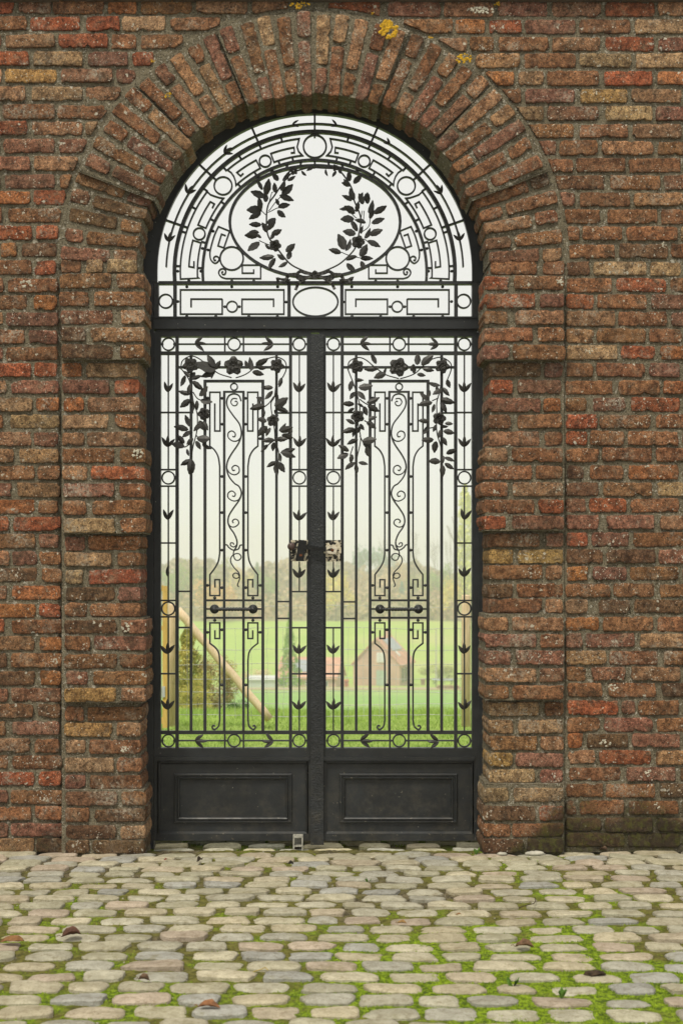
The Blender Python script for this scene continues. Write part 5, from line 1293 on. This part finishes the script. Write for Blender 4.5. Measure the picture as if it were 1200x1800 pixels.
def tree(kind, px, ytop, ybase, wpx, d, fol, label, name=None, cat='tree', group=None, d_base=None):
    tn[0] += 1; rr = random.Random(tn[0] * 13); base = P(px, ybase, d); H = (ybase - ytop) * S * d
    asp = {'round': .90, 'cone': .62, 'column': .21, 'bush': 1.05, 'pine': .80, 'bare': .9}[kind]; wsc = wpx * S * d / asp
    nm = name or {'round': 'broadleaf_tree', 'cone': 'conifer', 'column': 'poplar_tree', 'bush': 'shrub', 'pine': 'pine_tree', 'bare': 'bare_tree'}[kind]
    r = empty(nm, base, label, cat, group); M = Matrix.Translation(base) @ Matrix.Rotation(rr.uniform(0, 6.28), 4, 'Z') @ Matrix.Diagonal((wsc, wsc, H, 1))
    if kind == 'bare': inst('trunk', varmesh(TBARE, M_BARK), M, r); inst('branches', varmesh(rr.choice(BARE), M_BARK), M, r)
    else:
        if kind != 'bush': inst('trunk', varmesh(rr.choice(TRUNK), M_BARK), M, r)
        else: inst('stems', varmesh(rr.choice(TRUNK), M_BARK), M @ Matrix.Diagonal((1, 1, .8, 1)), r)
        inst('crown' if kind != 'bush' else 'foliage', varmesh(rr.choice((NEAR if d < 30 and kind in NEAR else CROWN)[kind]), FOL_NEAR[fol] if d < 30 else FOL[fol]), M, r)
gw = 'trees of the wood on the hill'
tree('round', 302, 992, 1096, 60, 400, 'gr', 'leftmost green tree of the hill wood, behind the timber gate frame', group=gw)
tree('round', 338, 984, 1094, 62, 430, 'ol', 'tall olive tree second from the left on the skyline', group=gw)
tree('cone', 352, 1010, 1094, 44, 400, 'dk', 'dark conifer left of the rust-coloured tree', group=gw)
tree('round', 374, 1018, 1108, 92, 331, 'rb', 'broad rust-red autumn tree seen through the left door', group=gw)
tree('round', 382, 980, 1090, 60, 470, 'ol', 'pale olive tree rising behind the rust-red tree', group=gw)
tree('round', 420, 990, 1090, 56, 450, 'ye', 'yellowing tree behind the left door handle', group=gw)
tree('cone', 452, 985, 1092, 40, 430, 'dk', 'dark green conifer right of the left handle', group=gw)
tree('round', 470, 1004, 1094, 46, 410, 'gr', 'green tree beside the conifer right of the left handle', group=gw)
tree('round', 500, 980, 1092, 52, 460, 'br', 'brownish tree below the lock box on the left door', group=gw)
tree('round', 534, 978, 1090, 52, 460, 'ol', 'olive tree on the skyline behind the meeting stiles', group=gw)
tree('round', 590, 1000, 1106, 60, 331, 'or', 'orange autumn tree seen just right of the cover strip', group=gw)
tree('pine', 658, 952, 1082, 74, 520, 'bl', 'blue-green pine standing highest on the hill skyline', group=gw)
tree('round', 626, 1005, 1094, 50, 440, 'br', 'brown tree below the pine', group=gw)
tree('round', 664, 1006, 1094, 60, 430, 'pk', 'pinkish-brown tree below the pine to the right', group=gw)
tree('round', 700, 985, 1094, 56, 440, 'br', 'brown tree behind the right door handle', group=gw)
tree('cone', 706, 1020, 1094, 34, 400, 'bl', 'small bluish conifer behind the right door handle', group=gw)
tree('round', 736, 1000, 1096, 50, 420, 'ol', 'olive tree right of the right door handle', group=gw)
tree('round', 770, 990, 1096, 56, 430, 'gr', 'green tree near the right stile', group=gw)
tree('round', 802, 1008, 1104, 54, 331, 'or', 'orange-yellow tree beside the poplar at the right', group=gw)
gb_ = 'bare trees on the hill'
tree('bare', 728, 928, 1085, 90, 440, None, 'large bare tree reaching above the skyline behind the right door', group=gb_)
tree('bare', 768, 940, 1085, 76, 450, None, 'bare tree right of the large bare tree', group=gb_)
tree('bare', 790, 916, 1088, 70, 430, None, 'tall slender bare tree nearest the right stile', group=gb_)
tree('bare', 684, 938, 1085, 60, 470, None, 'bare tree standing beside the blue-green pine', group=gb_)
tree('column', 817, 852, 1105, 34, 330, 'yg', 'tall yellowish poplar at the right edge of the view')
tree('cone', 509, 1072, 1205, 44, 150, 'gr', 'light green conifer standing left of the red-roofed house', name='conifer')
tree('bush', 600, 1082, 1106, 60, 335, 'pk', 'pinkish hedge shrub along the upper edge of the pasture', cat='shrub')
tree('bush', 452, 1170, 1200, 50, 215, 'pk', 'rusty shrub behind the grey shed', cat='shrub')
tree('bush', 770, 1162, 1196, 70, 235, 'ol', 'dark olive shrubs right of the gabled house', cat='shrub')
tree('cone', 330, 1085, 1268, 84, 17, 'yg', 'yellow-green conifer bush behind the leaning log', name='conifer', cat='shrub')
tree('bush', 374, 1140, 1266, 90, 18, 'br', 'straggly brown shrub under the leaning log', cat='shrub')
tree('bush', 348, 1180, 1264, 74, 16, 'yg', 'low yellow-green shrub at the foot of the leaning log', cat='shrub')
tree('bush', 417, 1230, 1264, 58, 15, 'dk', 'small dark evergreen bush below the leaning log', cat='shrub')
tree('bush', 487, 1246, 1262, 22, 13.4, 'pk', 'small reddish tuft at the lawn edge near the foot of the log', cat='shrub')
# the far wood that closes the view, one mass
fv = []; ff = []; rf = random.Random(4)
for k in range(26000):
    d = rf.uniform(440, 640); px = rf.uniform(120, 1000); top = 992 + 9 * math.sin(px * .033) + 10 * noise.noise(Vector((px * .05, 0, 0))) - (14 if 560 < px < 640 else 0) + (8 if px > 600 else 0)
    y = top + 84 * rf.random() ** 1.2; p = P(px, y, d); s_ = rf.uniform(.5, 1.3)
    a = Vector((rf.uniform(-1,1), rf.uniform(-1,1), rf.uniform(-1,1))).normalized(); b = a.cross(Vector((rf.uniform(-1,1), rf.uniform(-1,1), rf.uniform(-1,1)))).normalized(); n = len(fv)
    fv += [p + a*s_, p + b*s_*.8, p - a*s_, p - b*s_*.8]; ff.append((n, n+1, n+2, n+3))
mk('far_wood', fv, ff, mat_leafy('far_foliage', (.24, .21, .14), (.48, .36, .23), .06), None, label='hazy wood covering the far hill', kind='stuff')

gv = []; gf = []
for k in range(16000):
    d = rf.uniform(334, 430); px = rf.uniform(130, 990); hgt = 26 + 12 * noise.noise(Vector((px * .04, 3, 0))) + 10 * noise.noise(Vector((px * .15, 8, 0)))
    yb = HOR - (zof(d) - CAMZ) / (S * d); y = yb - hgt * rf.random() ** 1.3; p = P(px, y, d); s_ = rf.uniform(.35, .9)
    a = Vector((rf.uniform(-1,1), rf.uniform(-1,1), rf.uniform(-1,1))).normalized(); b = a.cross(Vector((rf.uniform(-1,1), rf.uniform(-1,1), rf.uniform(-1,1)))).normalized(); n = len(gv)
    gv += [p + a*s_, p + b*s_*.8, p - a*s_, p - b*s_*.8]; gf.append((n, n+1, n+2, n+3))
mk('undergrowth', gv, gf, mat_leafy('autumn_undergrowth', (.26, .25, .12), (.55, .36, .22), .05), None, label='tangled hedge and undergrowth along the top of the pasture', kind='stuff')

# ---- houses
M_RBRICK = simple('pink_brick', (.52, .34, .28), .12, .6, .9); M_TILE = simple('orange_roof_tiles', (.56, .30, .22), .15, .8, .85); M_GLASSD = simple('dark_window', (.06, .075, .085), .1, 1, .2)
M_WHITE = simple('white_paint', (.75, .75, .72), .05, 1, .6); M_DOORG = simple('grey_green_door', (.36, .46, .38), .08, 1, .6); M_SOLAR = simple('solar_panel', (.30, .33, .38), .1, 1, .25); M_SHED = simple('pale_metal_cladding', (.52, .56, .55), .06, .6, .6)
def house(loc, rot, wd, ln, he, hr, label, wall_m, name='house'):
    """gable end faces -Y before rotation; wd across the gable, ln along the ridge"""
    r = empty(name, loc, label, 'house'); B = Matrix.Translation(loc) @ Matrix.Rotation(R(rot), 4, 'Z')
    def add(nm, v, f, mt, par=None): return mk(nm, [B @ Vector(p) for p in v], f, mt, par or r)
    h = wd / 2; hz = he
    add('wall', [(-h,0,-1),(h,0,-1),(h,0,hz),(0,0,hr),(-h,0,hz),(-h,ln,-1),(h,ln,-1),(h,ln,hz),(0,ln,hr),(-h,ln,hz)], [(0,1,2,3,4),(6,5,9,8,7),(1,6,7,2),(5,0,4,9)], wall_m)
    sl = math.atan2(hr - hz, h); t = .22; o = .35; roofs = []
    for sg in (-1, 1):
        x0, z0 = sg * (h + o), hz - o * math.tan(sl); v = []
        for y in (-.25, ln + .25):
            for (x, z) in ((x0, z0), (0, hr), (0, hr + t), (x0, z0 + t)): v.append((x, y, z))
        roofs.append(add('roof', v, [(0,1,2,3),(4,7,6,5),(0,4,5,1),(1,5,6,2),(2,6,7,3),(3,7,4,0)], M_TILE))
    return r, B, add, roofs
def rectbox(add, nm, x0, z0, x1, z1, y, th, mt, par=None): 
    m = MB(); m.box(x0, y - th, z0, x1, y, z1); return add(nm, m.v, m.f, mt, par)
d = 215; b0 = P(661, 1205, d); k_ = S * d
r1, B1, add1, rf1 = house(b0, -17, 84 * k_, 9.5, 38 * k_, 82 * k_, 'pink brick house with a steep gable facing the gate and solar panels on its roof', M_RBRICK)
f1 = rectbox(add1, 'window', 0.1, 41*k_, 1.4, 58*k_, -.02, .12, M_WHITE); rectbox(add1, 'pane', .2, 42.5*k_, 1.3, 56.5*k_, -.14, .02, simple('pale_blind', (.62,.63,.62), .05), f1)
rectbox(add1, 'garage_door', .05, 0, 1.65, 27*k_, -.02, .1, M_DOORG)
hh = 42 * k_
for yy in (1.6, 3.6, 5.6):
    m = MB(); m.box(hh + .02, yy, 5*k_, hh + .12, yy + 1.0, 30*k_); o_ = add1('window', m.v, m.f, M_GLASSD)
hr, hz = 82*k_, 38*k_
def roofpatch(add, nm, x0, x1, y0, y1, mt, par, h_, hz, hr, lift=.3):
    v = []
    for l in (lift, lift + .1):
        for (x, y) in ((x0, y0), (x1, y0), (x1, y1), (x0, y1)): v.append((x, y, hr - abs(x) / h_ * (hr - hz) + l))
    return add(nm, v, [(3,2,1,0),(4,5,6,7),(0,1,5,4),(1,2,6,5),(2,3,7,6),(3,0,4,7)], mt, par)
roofpatch(add1, 'solar_panel', .5, 2.2, 2.2, 8.4, M_SOLAR, rf1[1], hh, hz, hr); roofpatch(add1, 'rooflight', 2.3, 3.0, 3.0, 3.9, M_WHITE, rf1[1], hh, hz, hr); 
m = MB(); m.box(-.4, 7.2, hr - .3, .4, 8.0, hr + 1.1); add1('chimney', m.v, m.f, M_RBRICK, rf1[0])
d = 205; k_ = S * d; b0 = P(492, 1214, d)
# long red-roofed house: ridge across the view
r2, B2, add2, rf2 = house(P(598, 1214, d), 78, 6.4, 104 * k_, 26 * k_, 56 * k_, 'long low pink brick house with an orange tiled roof at the foot of the pasture', M_RBRICK)
hh2 = 3.2
for yy, wv in ((1.2, 1.0), (3.4, 1.2), (5.8, 1.2), (7.4, 1.2)):
    m = MB(); m.box(-hh2 - .1, yy, 10*k_, -hh2 - .01, yy + wv, 20*k_); o_ = add2('window', m.v, m.f, M_WHITE); m = MB(); m.box(-hh2 - .13, yy + .08, 11*k_, -hh2 - .1, yy + wv - .08, 19*k_); add2('pane', m.v, m.f, M_GLASSD, o_)
roofpatch(add2, 'solar_panel', -2.7, -.7, 4.4, 6.6, M_SOLAR, rf2[0], hh2, 26*k_, 56*k_)
sh = empty('metal_shed', P(460, 1217, 200), 'pale grey metal shed left of the long red-roofed house', 'shed'); k_ = S * 200; c = P(460, 1217, 200)
m = MB(); m.box(c.x - 23*k_, c.y, c.z - .5, c.x + 23*k_, c.y + 4, c.z + 22*k_); m.make('wall', M_SHED, sh)
m = MB()
for i in range(18): m.box(c.x - 22.6*k_ + i*2.6*k_, c.y - .05, c.z, c.x - 21.6*k_ + i*2.6*k_, c.y - .002, c.z + 21.6*k_)
m.make('cladding_ribs', M_SHED, sh, kind='stuff')
m = MB(); m.add([(c.x-24*k_, c.y-.3, c.z+22*k_), (c.x+24*k_, c.y-.3, c.z+22*k_), (c.x+24*k_, c.y+4.3, c.z+25*k_), (c.x-24*k_, c.y+4.3, c.z+25*k_), (c.x-24*k_, c.y-.3, c.z+23*k_), (c.x+24*k_, c.y-.3, c.z+23*k_), (c.x+24*k_, c.y+4.3, c.z+26*k_), (c.x-24*k_, c.y+4.3, c.z+26*k_)], [(3,2,1,0),(4,5,6,7),(0,1,5,4),(1,2,6,5),(2,3,7,6),(3,0,4,7)]); m.make('roof', simple('pale_roof_sheet', (.6,.62,.6), .05), sh)
# pole, trampoline, crate, log pile, box
d = 200; k_ = S * d
m = MB(); a = P(766, 1200, d); b = P(766, 1104, d); m.tube([a - Vector((0,0,1)), b], [.11, .08], 8); pl = m.make('utility_pole', simple('grey_pole', (.42, .40, .36), .1)); tag(pl, 'thin grey utility pole right of the gabled house', 'pole')
tp = empty('trampoline', P(778, 1203, d), 'round garden trampoline with a pale blue edge right of the utility pole', 'trampoline'); c = P(778, 1194, d)
v = []; f = []
for k in range(3):
    for i in range(24): a = i*math.pi/12; rr_ = (19.5, 15, 0.01)[k]*k_; v.append((c.x + rr_*math.cos(a), c.y + rr_*math.sin(a), c.z + (0, .06, .05)[k]))
f1_ = [(i, (i+1) % 24, 24+(i+1) % 24, 24+i) for i in range(24)]; mk('edge_pad', v[:48], f1_, simple('pale_blue_pad', (.42,.50,.56), .05), tp); mk('mat', v[24:], f1_, M_GLASSD, tp)
for i in range(6): a = i*math.pi/3 + .3; m = MB(); m.tube([(c.x+18*k_*math.cos(a), c.y+18*k_*math.sin(a), c.z), (c.x+18*k_*math.cos(a), c.y+18*k_*math.sin(a), c.z-9*k_)], .05, 6); m.make('leg', M_GLASSD, tp)
def crate(px, y0, wd, ht, d, mt, nm, label, cat):
    c = P(px, y0, d); k_ = S*d; r = empty(nm, c, label, cat); m = MB(); m.box(c.x-wd/2*k_, c.y, c.z-.1, c.x+wd/2*k_, c.y+wd*.7*k_, c.z+ht*k_); m.make('body', mt, r)
    m = MB(); m.add([(c.x-wd*.6*k_, c.y-.15, c.z+ht*.95*k_), (c.x+wd*.6*k_, c.y-.15, c.z+ht*.95*k_), (c.x+wd*.6*k_, c.y+wd*.8*k_, c.z+ht*1.15*k_), (c.x-wd*.6*k_, c.y+wd*.8*k_, c.z+ht*1.15*k_), (c.x-wd*.6*k_, c.y-.15, c.z+ht*1.05*k_), (c.x+wd*.6*k_, c.y-.15, c.z+ht*1.05*k_), (c.x+wd*.6*k_, c.y+wd*.8*k_, c.z+ht*1.25*k_), (c.x-wd*.6*k_, c.y+wd*.8*k_, c.z+ht*1.25*k_)], [(3,2,1,0),(4,5,6,7),(0,1,5,4),(1,2,6,5),(2,3,7,6),(3,0,4,7)]); m.make('lid', mt, r)
crate(743, 1203, 7, 8, 200, simple('brown_hut', (.26,.17,.11), .1), 'wooden_hutch', 'small brown wooden hutch between the gabled house and the pole', 'hutch')
crate(609, 1206, 7, 9, 200, simple('red_bin', (.42,.10,.07), .1), 'red_bin', 'small red bin left of the gabled house', 'bin')
# log pile
lp = empty('log_pile', P(790, 1216, 190), 'brown pile of cut logs in front of the trampoline', 'log pile'); k_ = S*190; c = P(790, 1216, 190)
m = MB(); rl = random.Random(2)
for j in range(4):
    for i in range(14 - j): x = c.x + (i - 7 + j*.5)*3.4*k_; z = c.z + (1.4 + j*2.7)*k_; m.tube([(x, c.y, z), (x + rl.uniform(-.05,.05), c.y + 1.2, z)], 1.6*k_*rl.uniform(.85,1.1), 7)
m.make('cut_log', simple('cut_logs', (.30,.19,.11), .35, 2), lp, kind='stuff')

# ------------------------------------------------------------------ haze in the air over the valley
hv = bpy.data.materials.new('valley_haze'); hv.use_nodes = True; t = hv.node_tree; t.nodes.clear()
o_ = t.nodes.new('ShaderNodeOutputMaterial'); pv = t.nodes.new('ShaderNodeVolumePrincipled')
pv.inputs['Color'].default_value = (1, .98, .935, 1); pv.inputs['Density'].default_value = .0015; pv.inputs['Anisotropy'].default_value = .2
t.links.new(pv.outputs[0], o_.inputs['Volume'])
m = MB(); m.box(-520, -16, -22, 520, 690, 16); hz_ = m.make('haze', hv, None, kind='stuff', label='pale haze lying over the valley')
hz_.visible_shadow = True
